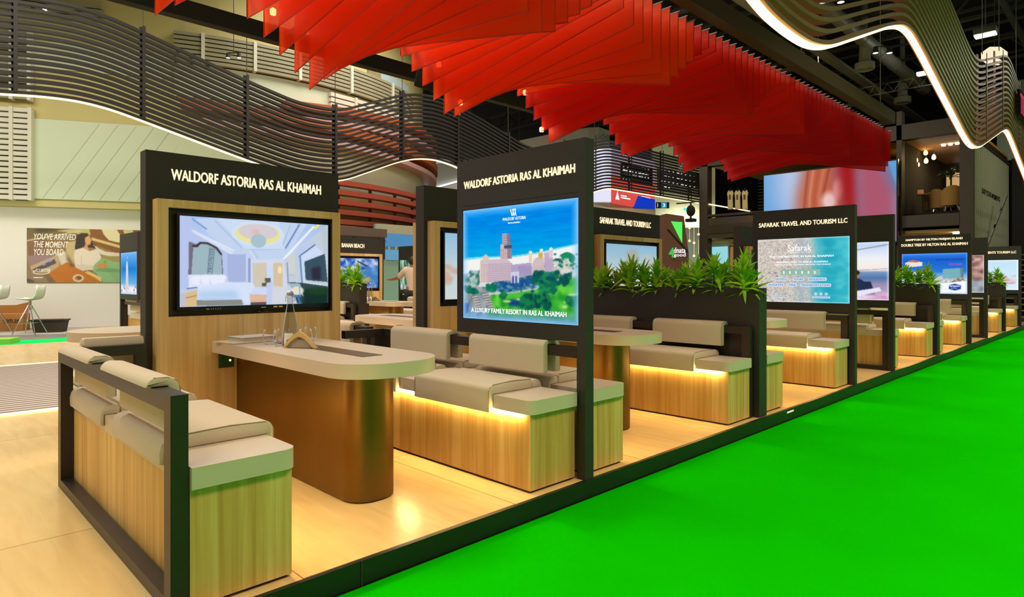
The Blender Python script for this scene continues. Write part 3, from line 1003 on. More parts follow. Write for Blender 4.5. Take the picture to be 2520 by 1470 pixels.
def pic_beachclub():
    p = Pic(130, 76, None, (110, 150, 210))
    p.grain(np.ones(p.U.shape), (6, 9), (40, 90, 190), (206, 222, 244), 14)
    for a in range(11):
        x = .35 + .32 * math.cos(a * .57); y = .5 + .45 * math.sin(a * .57)
        p.line([(.35, .35), (x, y)], .035, (24, 84, 190) if a % 2 else (232, 236, 246), .9)
    p.poly([(.62, .4), (1, .3), (1, .9), (.7, .8)], (70, 140, 200), .8, 3); p.poly([(.66, .7), (.8, .62), (.86, .72), (.74, .82)], (232, 150, 110), .9, 2); p.line([(.55, .1), (.75, .25)], .04, (50, 40, 70))
    return p


def pic_beach_tv():
    p = Pic(110, 64, None, (176, 206, 220))
    p.vgrad([(0, (150, 196, 226)), (.5, (196, 218, 222)), (1, (214, 222, 220))])
    p.poly([(.38, .12), (.6, .1), (.6, .5), (.38, .52)], (186, 176, 160), .8, 2); p.poly([(.7, .2), (.9, .2), (.9, .5), (.7, .5)], (206, 206, 206), .8, 2)
    p.blobs(14, (0, .5, .3, .9), .05, [(206, 190, 170), (214, 176, 160)], 4)
    return p


def pic_bigscreen():
    p = Pic(170, 110, (845, 237, 1100, 2365, 48, 1100), (120, 170, 220))
    p.poly([(845, 200), (1250, 150), (1250, 1150), (845, 1150)], (110, 166, 222))
    p.poly([(990, 200), (1320, 150), (1300, 800), (1180, 800), (1020, 640)], (206, 210, 236), .9, 14)
    p.poly([(1290, 100), (1640, 60), (1760, 640), (1640, 1150), (1180, 1150), (1200, 500)], (196, 96, 66), .95, 7)
    for i, c in enumerate([(150, 70, 46), (222, 150, 120), (176, 84, 52), (214, 130, 96), (150, 60, 40)]):
        p.line([(1340 + i * 60, 100), (1300 + i * 50, 500), (1260 + i * 70, 1100)], .03, c, .6)
    p.ell((1570, 560), 90, 110, (240, 206, 206), .9, .8); p.ell((1680, 400), 60, 120, (232, 186, 190), .9, .8)
    p.poly([(1640, 60), (1900, 60), (1920, 700), (2000, 1150), (1760, 1150), (1700, 500)], (168, 14, 12), .95, 6)
    p.poly([(1900, 60), (2200, 60), (2365, 480), (2365, 1150), (1960, 1150), (1910, 600)], (176, 84, 106), .95, 5)
    p.poly([(2190, 60), (2260, 40), (2365, 330), (2365, 560)], (90, 96, 130), .8, 4)
    p.poly([(2260, 40), (2400, 40), (2400, 420), (2365, 380)], (96, 160, 216))
    return p

# ------------------------------------------------------------------ large structure: floors and platform
def structure(o):
    return tag(o, kind='structure')


structure(MB().box(-45, 16, -8, 48, -0.16, -0.12).build('floor', M['concrete']))
structure(MB().box(-2.36, 9.5, -7, 21.6, -0.119, -0.105).build('trim_1', M['green']))
structure(MB().box(-16.9, -14.8, -7, 26, -0.119, -0.100).build('trim_2', M['greenfar']))
structure(MB().box(-14.7, -2.395, -6, 21.0, -0.118, -0.002).build('trim_3', M['floor']))
structure(MB().box(-2.394, -2.37, -6, 21.02, -0.118, 0.0).build('trim_4', M['kerb']))
structure(MB().box(-14.8, -2.395, 21.0, 21.03, -0.118, 0.0).build('trim_5', M['kerb']))
structure(MB().box(-9.1, -7.15, -6, 21, -0.001, 0.004).box(-11.1, -9.1, -6, 2.4, -0.001, 0.004).build('trim_6', M['stripes']))
lm = MB()
lm.box(-7.15, -7.12, -6, 21, 0.0, 0.012); lm.box(-11.13, -11.1, -6, 2.4, 0.0, 0.012)
structure(lm.build('trim_7', M['led_rib']))
tag(MB().box(-2.372, -2.3685, 5.9, 6.05, -0.035, -0.02).build('adhesive_label', M['letters']), 'small torn paper tag stuck on the black platform edge', 'label')
# steel angle let into the platform edge, next to the camera
tag(MB().box(-2.3692, -2.366, 1.4455, 1.449, -0.118, 0.0).build('edge_joint', M['steel']), 'thin vertical joint line in the black platform edge', 'trim')

# ------------------------------------------------------------------ bench builders (local: aisle end at x=0, bench runs to -x, sitter faces +y)
BL = 2.06


def wrap_profile(y0, y1, z0, z1, zlip0, zlip1, t=0.05):
    """upholstery profile in (y,z): a pad with a lip folded down over the front edge (y1) and rounded shoulders"""
    p = []
    p.append((y0, z0))
    p.append((y1 - t, z0))
    p.append((y1 - t, zlip1))
    p.append((y1, zlip1))
    for i in range(7):
        a = (PI / 2) * i / 6
        p.append((y1 - t + t * math.cos(a), z1 - t + t * math.sin(a)))
    n = 4
    for i in range(1, n):
        k = i / n
        p.append((y1 - t + (y0 + 0.02 - y1 + t) * k, z1 + 0.006 * math.sin(PI * k)))
    p.append((y0 + 0.02, z1)); p.append((y0 + 0.006, z1 - 0.006)); p.append((y0, z1 - 0.02))
    return p


def soft_prism(pts, x0, x1, e=0.012):
    """extrusion along x whose two ends are softly rounded off, as a stuffed pad"""
    b = MB()
    c = (sum(p[0] for p in pts) / len(pts), sum(p[1] for p in pts) / len(pts))
    cs = [(x0, e), (x0 + e * 0.3, e * 0.3), (x0 + e, 0), (x1 - e, 0), (x1 - e * 0.3, e * 0.3), (x1, e)]
    # inward offset of the outline
    n = len(pts)
    area_ = sum(pts[i][0] * pts[(i + 1) % n][1] - pts[(i + 1) % n][0] * pts[i][1] for i in range(n))
    sg = 1 if area_ > 0 else -1
    nr = []
    for i in range(n):
        a, q, d = pts[i - 1], pts[i], pts[(i + 1) % n]
        e1 = Vector((q[0] - a[0], q[1] - a[1])); e2 = Vector((d[0] - q[0], d[1] - q[1]))
        if e1.length: e1.normalize()
        if e2.length: e2.normalize()
        v = Vector((-(e1.y + e2.y), e1.x + e2.x)) * sg
        nr.append(v.normalized() if v.length > 1e-6 else Vector((0, 0)))
    rings = []
    for x, o in cs:
        rings.append([b.bm.verts.new((x, p[0] + nr[i].x * o, p[1] + nr[i].y * o)) for i, p in enumerate(pts)])
    for i in range(len(rings) - 1):
        for j in range(n):
            b.bm.faces.new((rings[i][j], rings[i + 1][j], rings[i + 1][(j + 1) % n], rings[i][(j + 1) % n]))
    b.bm.faces.new(rings[0]); b.bm.faces.new(rings[-1][::-1])
    return b


SEATX = ((-1.037, -0.301), (-1.99, -1.25))
BACKX = ((-0.965, -0.25), (-1.936, -1.214))


def seat_half(root, y0, s, led=True):
    """plinth, seat slab, led strip and two seat pads on one side; s=+1 faces +y, y0 the back plane"""
    Y = lambda v: y0 + s * v
    def bx(b, x0, x1, a, c, z0, z1, **k):
        ya, yb = sorted((Y(a), Y(c)))
        return b.box(x0, x1, ya, yb, z0, z1, **k)
    b = MB(); bx(b, -BL, -0.02, 0.0, 0.385, 0.012, 0.44)
    pl = b.build('plinth', M['oak'], root)
    b = MB(); bx(b, -BL, -0.035, 0.01, 0.372, 0.0, 0.012)
    b.build('shadow_gap', M['kerb'], pl)
    out = rounded(-BL, 0.0, 0.0, 0.403, 0.055, (0, 0, 1, 0))
    b = MB().prism([(x, Y(y)) for x, y in out], 'z', 0.44, 0.52)
    b.build('seat_slab', M['slab'], root, auto=True)
    if led:
        b = MB(); bx(b, -BL + 0.02, -0.07, 0.389, 0.400, 0.424, 0.436)
        b.build('led_strip', M['led'], root)
    for x0, x1 in SEATX:
        pr = wrap_profile(0.07, 0.437, 0.52, 0.576, 0, 0.418, 0.034)
        q = soft_prism([(Y(p[0]), p[1]) for p in pr], x0, x1).build('seat_cushion', M['fabric'], root, auto=True)
        # bolster folded over the back edge of the slab
        rp = []
        for i in range(13):
            a = -PI / 2 + 2 * PI * i / 13
            rp.append((0.02 + 0.048 * math.cos(a) + 0.0, 0.535 + 0.032 * math.sin(a)))
        rp = [(-0.02, 0.47), (-0.001, 0.465), (-0.001, 0.52), (0.066, 0.52), (0.068, 0.55), (0.058, 0.568), (0.03, 0.572), (0.0, 0.564), (-0.016, 0.545), (-0.022, 0.515)]
        soft_prism([(Y(p[0]), p[1]) for p in rp], x0 + 0.004, x1 - 0.004, 0.01).build('back_roll', M['fabric'], q, auto=True)
        b = MB()
        for xs in (x0 + 0.006, x1 - 0.006):
            b.tube([(xs, Y(0.08), 0.577), (xs, Y(0.25), 0.583), (xs, Y(0.40), 0.576), (xs, Y(0.427), 0.562), (xs, Y(0.437), 0.54), (xs, Y(0.437), 0.42)], 0.0028, 5)
        b.build('piping', M['seam'], q)


def back_pads(root, yr0, yr1, both):
    """pads hung over the rail that spans yr0..yr1; hanging on the +y side, and on -y too if both"""
    t = 0.045
    for x0, x1 in BACKX:
        if both:
            p = [(yr0, 0.61), (yr0, 0.786), (yr1, 0.786), (yr1, 0.61), (yr1 + t, 0.61)]
            for i in range(7):
                a = PI / 2 * i / 6
                p.append((yr1 + t * math.cos(a), 0.775 + 0.042 * math.sin(a)))
            for i in range(7):
                a = PI / 2 + PI / 2 * i / 6
                p.append((yr0 + t * math.cos(a), 0.775 + 0.042 * math.sin(a)))
            p.append((yr0 - t, 0.61))
        else:
            p = [(yr0 - 0.016, 0.786), (yr1, 0.786), (yr1, 0.61), (yr1 + t, 0.61)]
            for i in range(7):
                a = PI / 2 * i / 6
                p.append((yr1 + t * math.cos(a), 0.775 + 0.046 * math.sin(a)))
            for i in range(7):
                a = PI / 2 + PI / 2 * i / 6
                p.append((yr0 + 0.022 + 0.040 * math.cos(a), 0.787 + 0.038 * math.sin(a)))
        q = soft_prism(p, x0, x1, 0.011).build('back_cushion', M['fabric'], root, auto=True)
        b = MB()
        for xs in (x0 + 0.005, x1 - 0.005):
            b.tube([(xs, yr1 + t, 0.615), (xs, yr1 + t, 0.775), (xs, yr1 + t * 0.7, 0.806), (xs, yr1, 0.819), (xs, yr0 + 0.01, 0.8205)], 0.0026, 5)
        b.build('piping', M['seam'], q)


def make_single():
    root = thing('wooden_bench', 'x', 'bench')
    b = MB()
    b.box(-BL + 0.02, -0.02, 0, 0.06, 0.722, 0.785).build('top_rail', M['frame'], root)
    MB().box(-BL + 0.02, -0.02, 0, 0.06, 0, 0.05).build('bottom_rail', M['frame'], root)
    MB().box(-0.092, -0.02, 0, 0.06, 0.05, 0.722).build('post', M['frame'], root)
    MB().box(-BL + 0.02, -BL + 0.092, 0, 0.06, 0.05, 0.722).build('post', M['frame'], root)
    seat_half(root, 0.065, 1)
    back_pads(root, 0.0, 0.06, False)
    return root


def make_double():
    root = thing('back_to_back_bench', 'x', 'bench')
    MB().box(-BL - 0.08, -0.02, -0.035, 0.035, 0.722, 0.785).build('top_rail', M['frame'], root)
    MB().box(-BL - 0.08, -BL - 0.01, -0.035, 0.035, 0.0, 0.722).build('post', M['frame'], root)
    seat_half(root, 0.055, 1)
    seat_half(root, -0.055, -1)
    back_pads(root, -0.035, 0.035, True)
    return root


EDGE = -2.43
XC = -4.68
PROTO = {}


def place(kind, maker, loc, sx, sy, label, cat, group=None):
    if kind not in PROTO:
        PROTO[kind] = maker(); o = PROTO[kind]
    else:
        o = copy_tree(PROTO[kind])
    o.location = loc
    o.scale = (sx, sy, 1)
    tag(o, label, cat, group)
    return o


def bench(y, sy, label, island=0, far=False, dbl=False):
    dx = -6.9 * island
    y += 0.25 * island
    x = EDGE + dx if not far else 2 * XC - EDGE + dx
    return place('double' if dbl else 'single', make_double if dbl else make_single, (x, y, 0), -1 if far else 1, sy, label, 'bench',
                 'upholstered benches of the booths')


bench(0.725, 1, 'wooden bench nearest the camera, beige pads over its open dark metal frame')
bench(3.01, 1, 'back-to-back wooden bench under the glowing seaside resort lightbox', dbl=True)
bench(5.365, -1, 'wooden bench backing onto the near side of the first black planter')
bench(5.545, 1, 'wooden bench backing onto the far side of the first black planter')
bench(7.85, -1, 'wooden bench below the beach-and-sea travel agency lightbox')
bench(9.37, 1, 'wooden bench behind the lightbox showing a couple at sea')
bench(11.80, -1, 'wooden bench backing onto the near side of the second black planter')
bench(11.99, 1, 'wooden bench backing onto the far side of the second black planter')
bench(14.33, -1, 'wooden bench below the hotel lightbox with a two-line header')
bench(15.97, 1, 'wooden bench behind the lightbox showing brown rock')
bench(18.24, -1, 'wooden bench backing onto the near side of the farthest black planter')
bench(20.62, -1, 'wooden bench at the far end below the last pale blue lightbox')
bench(3.01, 1, 'back-to-back bench seen past the right edge of the bedroom television wall', far=True, dbl=True)
bench(5.365, -1, 'bench behind the second television wall, on the far side of the island', far=True)
bench(7.85, -1, 'rear-row bench beyond the third television wall', far=True)
bench(7.85, -1, 'bench beside the person in the pale shirt, in the second island', island=1)
bench(5.545, 1, 'bench behind the small planter left of the beach club booth', island=1)
bench(5.365, -1, 'bench in front of the small planter left of the beach club booth', island=1)
bench(3.01, 1, 'bench below the narrow tower lightbox at far left', island=1, far=True)
bench(9.37, 1, 'bench under the palm tree lightbox', island=1, far=True)

# connecting rails between the television wall and the benches (first island)
rl = thing('connecting_rail', 'dark metal rail joining the first television wall to the nearest bench', 'rail', (-4.56, 0.80, 0))
MB().box(-0.03, 0.03, -0.01, 0.40, 0.722, 0.785).build('rail', M['frame'], rl)
MB().box(-0.028, 0.028, 0.34, 0.40, 0.0, 0.722).build('post', M['frame'], rl)
rl = thing('connecting_rail', 'dark metal rail joining the right end of the bedroom television wall to the double bench', 'rail', (-4.56, 2.62, 0))
MB().box(-0.03, 0.03, 0, 0.35, 0.722, 0.785).build('rail', M['frame'], rl)
MB().box(-0.028, 0.028, 0.27, 0.34, 0.0, 0.722).build('post', M['frame'], rl)


# ------------------------------------------------------------------ tables (local: wall end at x=0, runs to +x)
def make_table():
    r = thing('meeting_table', 'x', 'table')
    top = MB().prism(rounded(0, 1.82, -0.315, 0.315, 0.26, (0, 1, 1, 0), 14), 'z', 0.70, 0.776).build('table_top', M['slab'], r, auto=True)
    MB().box(0.42, 1.50, -0.065, 0.065, 0.7755, 0.7785).build('inlay_strip', M['inlay'], top)
    lg = MB().prism(rounded(0.0, 1.57, -0.150, 0.150, 0.13, (0, 1, 1, 0), 12), 'z', 0.006, 0.70).build('pedestal_leg', M['bronze'], r, auto=True)
    MB().prism(rounded(0.0, 1.56, -0.14, 0.14, 0.12, (0, 1, 1, 0), 12), 'z', 0.0, 0.006).build('foot', M['kerb'], lg)
    return r


def table(y, label, island=0, far=False):
    dx = -6.9 * island
    x = -4.52 + dx if not far else -4.85 + dx
    return place('table', make_table, (x, y, 0), -1 if far else 1, 1, label, 'table', 'stadium-ended booth tables')


table(1.914, 'stadium-ended grey table with bronze leg in the nearest booth')
table(4.19, 'stadium-ended table between the resort lightbox and the first planter')
table(6.62, 'stadium-ended table just behind the first planter')
table(10.5, 'stadium-ended table beyond the couple lightbox')
table(13.15, 'stadium-ended table beyond the second planter')
table(17.1, 'stadium-ended table beyond the brown rock lightbox')
table(19.4, 'stadium-ended table in the farthest booth')
table(4.19, 'glossy table on the far side of the second television wall', far=True)
table(6.82, 'table below the beach club television', island=1)

# rear table and bench of the first booth, turned along the aisle
t = thing('rear_table', 'round-ended grey table seen past the left edge of the nearest television wall', 'table', (-6.1, 1.45, 0))
MB().prism([(0.40 * math.cos(a), 0.40 * math.sin(a)) for a in np.linspace(PI, 2 * PI, 25)] + [(0.40, 0.9), (-0.40, 0.9)], 'z', 0.70, 0.776).build('table_top', M['slab'], t, auto=True)
MB().box(-0.14, 0.14, 0.1, 0.9, 0.0, 0.70).build('pedestal_leg', M['bronze'], t)
t = thing('rear_bench', 'bench with a beige back pad over the rail left of the nearest television wall', 'bench', (-4.60, 0.85, 0))
b = soft_prism([(0, 0)] * 0 + [(-0.045, 0.786), (0.03, 0.786), (0.03, 0.80), (0.012, 0.835), (-0.06, 0.835), (-0.10, 0.81), (-0.105, 0.61), (-0.05, 0.61)], 0.0, 0.33, 0.012)
for v in b.bm.verts: v.co = Vector((v.co.y, v.co.x + 0.02, v.co.z))
b.build('back_cushion', M['fabric'], t, auto=True)
MB().box(-0.52, -0.10, 0.0, 0.36, 0.44, 0.52).build('seat_slab', M['slab'], t)
MB().box(-0.50, -0.11, 0.0, 0.36, 0.0, 0.44).build('plinth', M['oak'], t)
MB().box(-0.53, -0.12, 0.02, 0.35, 0.52, 0.58, bevel=0.02).build('seat_cushion', M['fabric'], t, auto=True)


# ------------------------------------------------------------------ television walls
def tv_wall(yc, label, header, hname, island=0, w=1.39, hcap=0.075):
    x = -4.62 - 6.9 * island
    r = thing('television_wall', label, 'display wall', (x, yc, 0))
    MB().box(-0.12, 0.0, -w / 2, w / 2, 0, 2.045).build('back_panel', M['black'], r)
    yl, yr = -0.655, 0.655
    MB().box(-0.22, -0.1201, yl, yr, 0, 1.722).build('rear_surround', M['oak_tv'], r)
    # surround with an opening
    o0, o1, z0, z1 = -0.588, 0.588, 0.952, 1.668
    d = 0.10
    b = MB()
    outer = [(yl, 0), (yr, 0), (yr, 1.722), (yl, 1.722)]; inner = [(o0, z0), (o1, z0), (o1, z1), (o0, z1)]
    V0 = [b.bm.verts.new((d, p[0], p[1])) for p in outer]; V1 = [b.bm.verts.new((d, p[0], p[1])) for p in inner]
    W0 = [b.bm.verts.new((0.001, p[0], p[1])) for p in outer]; W1 = [b.bm.verts.new((0.001, p[0], p[1])) for p in inner]
    for i in range(4):
        j = (i + 1) % 4
        b.bm.faces.new((V0[i], V0[j], V1[j], V1[i])); b.bm.faces.new((V0[i], W0[i], W0[j], V0[j]))
        b.bm.faces.new((V1[i], V1[j], W1[j], W1[i])); b.bm.faces.new((W0[i], W1[i], W1[j], W0[j]))
    s = b.build('wood_surround', M['oak_tv'], r)
    b = MB()
    b.box(0.002, 0.006, o0, o1, z0, z1)
    b.box(0.004, d - 0.004, o0, o0 + 0.003, z0, z1); b.box(0.004, d - 0.004, o1 - 0.003, o1, z0, z1)
    b.box(0.004, d - 0.004, o0, o1, z0, z0 + 0.003); b.box(0.004, d - 0.004, o0, o1, z1 - 0.003, z1)
    b.build('recess_lining', M['recess'], s)
    if header:
        tw = 1.085 if len(header) > 15 else 0.52
        word(header, r, M['letters'], (0.0, -tw / 2 if len(header) > 15 else -tw / 2 + 0.02, 1.862 if len(header) > 15 else 1.84), '+X', tw, hcap, bold=0.035, name='header_letters')
    return r


def television(yc, label, pic, strength, island=0, group=None):
    x = -4.595 - 6.9 * island
    r = thing('television', label, 'television', (x, yc + 0.025, 0), group=group)
    MB().box(0.0, 0.05, -0.555, 0.555, 0.985, 1.637, bevel=0.004).build('bezel', M['bezel'], r)
    pic.mesh('screen', picture_mat('screen_picture', strength), r, 1.075, 0.608, (0.0512, -0.5375, 1.0135), '+X')
    return r


tv_wall(1.914, 'nearest television wall, dark header over an oak surround', 'WALDORF ASTORIA RAS AL KHAIMAH', 'near')
tv = television(1.914, 'television showing a blue-white hotel bedroom', pic_bedroom(), 0.95)
b = MB()
for i, (a, c) in enumerate([(-0.37, -0.35), (-0.34, -0.335), (-0.325, -0.32), (-0.31, -0.305), (-0.295, -0.29), (-0.28, -0.275), (0.01, 0.045)]):
    b.box(0.0505, 0.0515, a, c, 0.993, 0.997)
b.build('bezel_marks', M['white'], tv)
MB().box(0.0505, 0.0515, 0.10, 0.13, 0.992, 1.003).box(0.0505, 0.0515, 0.14, 0.17, 0.992, 1.003).build('yellow_mark', mat('yellow_mark', srgb(236, 190, 40), 0.5), tv)
MB().tube([(0.02, -0.005, 0.985), (0.03, 0.0, 0.962), (0.035, 0.03, 0.957), (0.035, 0.09, 0.957)], 0.0035, 6).tube([(0.02, 0.02, 0.985), (0.03, 0.03, 0.968), (0.035, 0.07, 0.957)], 0.003, 6).build('cable', M['bezel'], tv)
tv_wall(4.155, 'second television wall, right behind the resort lightbox', None, '')
television(4.155, 'television with a pale blue picture, mostly hidden behind the resort lightbox', pic_beach_tv(), 0.9)
tv_wall(6.58, 'third television wall with a travel agency name above its oak surround', 'SAFARAK TRAVEL AND TOURISM LLC', '', w=1.52)
television(6.58, 'television showing a pale beach picture behind the first planter', pic_beach_tv(), 0.85)
tv_wall(6.82, 'beach club television wall in the second island', 'BANAN BEACH', '', island=1, w=1.5, hcap=0.085)
television(6.82, 'television with a blue and white montage in the beach club booth', pic_beachclub(), 0.9, island=1)
for y, lab in ((10.44, 'television wall beyond the couple lightbox'), (13.05, 'television wall beyond the second planter')):
    tv_wall(y, lab, None, '', w=1.52)

# socket under the table
sk = thing('wall_socket', 'dark green wall socket with an orange switch light under the table', 'socket', (-4.52, 1.69, 0.643))
MB().box(0.0, 0.012, -0.052, 0.052, -0.055, 0.055, bevel=0.003).build('face_plate', mat('dark_green_socket_plate', srgb(20, 66, 54), 0.3), sk)
MB().box(0.012, 0.0135, -0.03, -0.022, 0.0, 0.02).box(0.012, 0.0135, -0.034, -0.024, -0.03, -0.022).box(0.012, 0.0135, -0.01, 0.0, -0.03, -0.022).build('socket_slots', M['bezel'], sk)
MB().box(0.012, 0.015, 0.018, 0.030, -0.012, 0.0).build('switch_light', emis('orange_neon', (1, 0.2, 0.05, 1), 6), sk)


# ------------------------------------------------------------------ lightbox panels (face -Y)
def light_panel(y, label, header, pic, strength, words=(), island=0, far=False, lines=1, h0=1.842, hh=0.055, hspan=None):
    dx = -6.9 * island
    y += 0.25 * island
    xl, xr = (-3.565, -2.38) if not far else (2 * XC + 2.38, 2 * XC + 3.565)
    xl += dx; xr += dx
    r = thing('lightbox_panel', label, 'lightbox', (xl, y, 0), group='black lightbox panels')
    W = xr - xl
    d0, d1 = -0.04, 0.04
    lb = (0.064, W - 0.056, 0.92, 1.69)
    b = MB()
    b.box(0, W, d0, d1, 1.722, 2.045)
    b.build('header', M['black'], r)
    b = MB()
    b.box(0, lb[0] - 0.004, d0, d1, 0.82, 1.7215); b.box(lb[1] + 0.004, W, d0, d1, 0.82, 1.7215)
    b.box(lb[0] - 0.004, lb[1] + 0.004, d0, d1, 0.82, lb[2] - 0.004); b.box(lb[0] - 0.004, lb[1] + 0.004, d0, d1, lb[3] + 0.004, 1.72)
    b.box(lb[0] - 0.004, lb[1] + 0.004, d0 + 0.03, d1 - 0.001, lb[2] - 0.004, lb[3] + 0.004)
    b.build('panel_frame', M['black'], r)
    MB().box((W - 0.065) if not far else 0, W if not far else 0.065, d0, d1, 0, 0.82).build('post', M['black'], r)
    if pic is not None:
        s = pic.mesh('lightbox_face', picture_mat('lightbox_picture', strength), r, lb[1] - lb[0], lb[3] - lb[2], (lb[0], d0 + 0.004, lb[2]), '-Y')
    cx = (lb[0] + lb[1]) / 2
    if header:
        hs = header if isinstance(header, (list, tuple)) else [header]
        for i, hd in enumerate(hs):
            tw = (hspan[i] if hspan else 1.03)
            word(hd, r, M['letters'], ((hspan and cx - tw / 2 or 0.08) if not hspan or len(hspan) < 3 else hspan[2], d0 - 0.002, h0 - i * 0.095), '-Y', tw, hh, bold=0.035)
    LW, LH = lb[1] - lb[0], lb[3] - lb[2]
    for wd in words:
        body, u, v, uw, vh, m_ = wd[:6]
        o = word(body, r, m_, (lb[0] + u * LW, d0 + 0.002, lb[2] + v * LH), '-Y', uw * LW, vh * LH, bold=0.02 if len(wd) > 6 else 0.0, ext=0.001)
    return r, lb


WG = M['white_glow']
BLUEG = emis('blue_print', srgb(60, 96, 176), 0.9)
PINKG = emis('pink_print', srgb(226, 60, 150), 0.9)
DKG = emis('navy_print', srgb(30, 50, 120), 0.8)
PALE = emis('pale_blue_print', srgb(206, 226, 246), 0.95)

r, lb = light_panel(3.01, 'large black lightbox panel with an aerial picture of a seaside resort', 'WALDORF ASTORIA RAS AL KHAIMAH', pic_resort(), 1.0,
                    [('WALDORF ASTORIA', 0.385, 0.872, 0.205, 0.026, WG), ('RAS AL KHAIMAH', 0.435, 0.842, 0.105, 0.014, WG),
                     ('A LUXURY FAMILY RESORT IN RAS AL KHAIMAH', 0.085, 0.060, 0.83, 0.042, WG, 0.005)])
# monogram of slanted strokes
b = MB()
LW, LH = lb[1] - lb[0], lb[3] - lb[2]
ox, oz = lb[0] + 0.452 * LW, lb[2] + 0.908 * LH
for k in range(3):
    x = ox + k * 0.019
    b.prism([(x, oz + 0.047), (x + 0.007, oz + 0.047), (x + 0.021, oz), (x + 0.014, oz)], 'y', -0.037, -0.0365)
for k in range(2):
    x = ox + 0.014 + k * 0.019
    b.prism([(x + 0.004, oz), (x + 0.009, oz), (x + 0.022, oz + 0.047), (x + 0.017, oz + 0.047)], 'y', -0.037, -0.0365)
b.build('monogram', WG, r)

r, lb = light_panel(7.85, 'black lightbox panel with a beach and turquoise sea travel advert', 'SAFARAK TRAVEL AND TOURISM LLC', pic_travel(), 1.0,
                    [('Safarak', 0.35, 0.80, 0.26, 0.10, WG), ('TRAVEL & TOURISM', 0.37, 0.775, 0.23, 0.012, WG),
                     ('THE LEADING DMC IN RAS AL KHAIMAH', 0.14, 0.70, 0.70, 0.032, WG, 0.01), ('BRINGING YOU TO RAS AL KHAIMAH', 0.22, 0.615, 0.56, 0.028, WG, 0.01),
                     ('TAKING YOU ON A JOURNEY AROUND THE WORLD!', 0.20, 0.575, 0.61, 0.022, WG, 0.01)])
LW, LH = lb[1] - lb[0], lb[3] - lb[2]
b = MB()
for (u, v, uw, tx) in ((0.20, 0.335, 0.15, 'HOTELS'), (0.40, 0.335, 0.13, 'TOURS'), (0.57, 0.335, 0.20, 'HOLIDAYS'), (0.12, 0.245, 0.19, 'FLIGHTS'), (0.345, 0.245, 0.105, 'VISA'), (0.485, 0.245, 0.33, 'TRANSPORTATION'), (0.16, 0.075, 0.19, 'W.SAFARAK.COM'), (0.615, 0.07, 0.19, '@SAFARAKTOURS')):
    small = v < 0.1
    h = 0.030 if small else 0.052
    MB().prism(rounded(lb[0] + u * LW, lb[0] + (u + uw) * LW, lb[2] + v * LH, lb[2] + (v + h) * LH, h * LH * 0.35, (1, 1, 1, 1), 4), 'y', -0.0375, -0.0365).build('caption_pill', PALE, r)
    word(tx, r, BLUEG, (lb[0] + (u + 0.012) * LW, -0.0378, lb[2] + (v + h * 0.25) * LH), '-Y', (uw - 0.024) * LW, h * 0.5 * LH, ext=0.0006, off=0.01)
pb = MB().prism(rounded(lb[0] + 0.27 * LW, lb[0] + 0.70 * LW, lb[2] + 0.425 * LH, lb[2] + 0.515 * LH, 0.012, (1, 1, 1, 1), 4), 'y', -0.0375, -0.0365).build('green_band', emis('pale_green_print', srgb(150, 196, 176), 0.9), r)
b = MB()
for i in range(6):
    x = lb[0] + (0.295 + i * 0.068) * LW; z = lb[2] + 0.445 * LH
    b.box(x, x + 0.022, -0.0382, -0.0378, z, z + 0.006).box(x + 0.002, x + 0.008, -0.0382, -0.0378, z + 0.008, z + 0.034).box(x + 0.012, x + 0.020, -0.0382, -0.0378, z + 0.012, z + 0.028)
b.build('service_icon', WG, r)
b = MB()
for i in range(3):
    cx_, cz_ = lb[0] + (0.655 + i * 0.055) * LW, lb[2] + 0.135 * LH
    for k in range(16):
        a0, a1 = 2 * PI * k / 16, 2 * PI * (k + 1) / 16
        b.bar((cx_ + 0.017 * math.cos(a0), -0.0378, cz_ + 0.017 * math.sin(a0)), (cx_ + 0.017 * math.cos(a1), -0.0378, cz_ + 0.017 * math.sin(a1)), 0.0022, 0.0022)
    b.box(cx_ - 0.005, cx_ + 0.005, -0.0382, -0.0376, cz_ - 0.008, cz_ + 0.008)
b.build('round_icon', WG, r)
light_panel(9.37, 'plain-topped lightbox panel with a couple by the sea at dusk', None, pic_couple(), 1.0)
light_panel(14.33, 'hotel lightbox panel with a two-line header and blue badge',
            ['HAMPTON BY HILTON MARJAN ISLAND', 'DOUBLE TREE BY HILTON RAS AL KHAIMAH'], pic_hampton(), 1.0,
            [("DON'T JUST VACATION", 0.54, 0.80, 0.40, 0.065, DKG), ('Hampton', 0.725, 0.165, 0.165, 0.05, WG, 0.02), ('by HILTON', 0.765, 0.13, 0.085, 0.02, WG), ('Live more', 0.735, 0.70, 0.19, 0.07, PINKG)],
            hspan=(0.93, 1.08), h0=1.93, hh=0.052)
light_panel(15.97, 'plain-topped lightbox panel with brown rock', None, pic_rock(), 0.95)
light_panel(20.62, 'last lightbox panel, pale blue with dark and pink marks', 'MENTS TOURISM LLC', pic_sky_logo(), 1.05, hspan=(0.62, 0.62, 0.47), h0=1.86, hh=0.06)
light_panel(3.01, 'narrow-looking tower lightbox panel in front of the cabin poster', None, pic_tower(), 1.0, island=1, far=True)
light_panel(9.37, 'lightbox panel with palm trees behind the person', None, pic_palms(), 0.95, island=1, far=True)


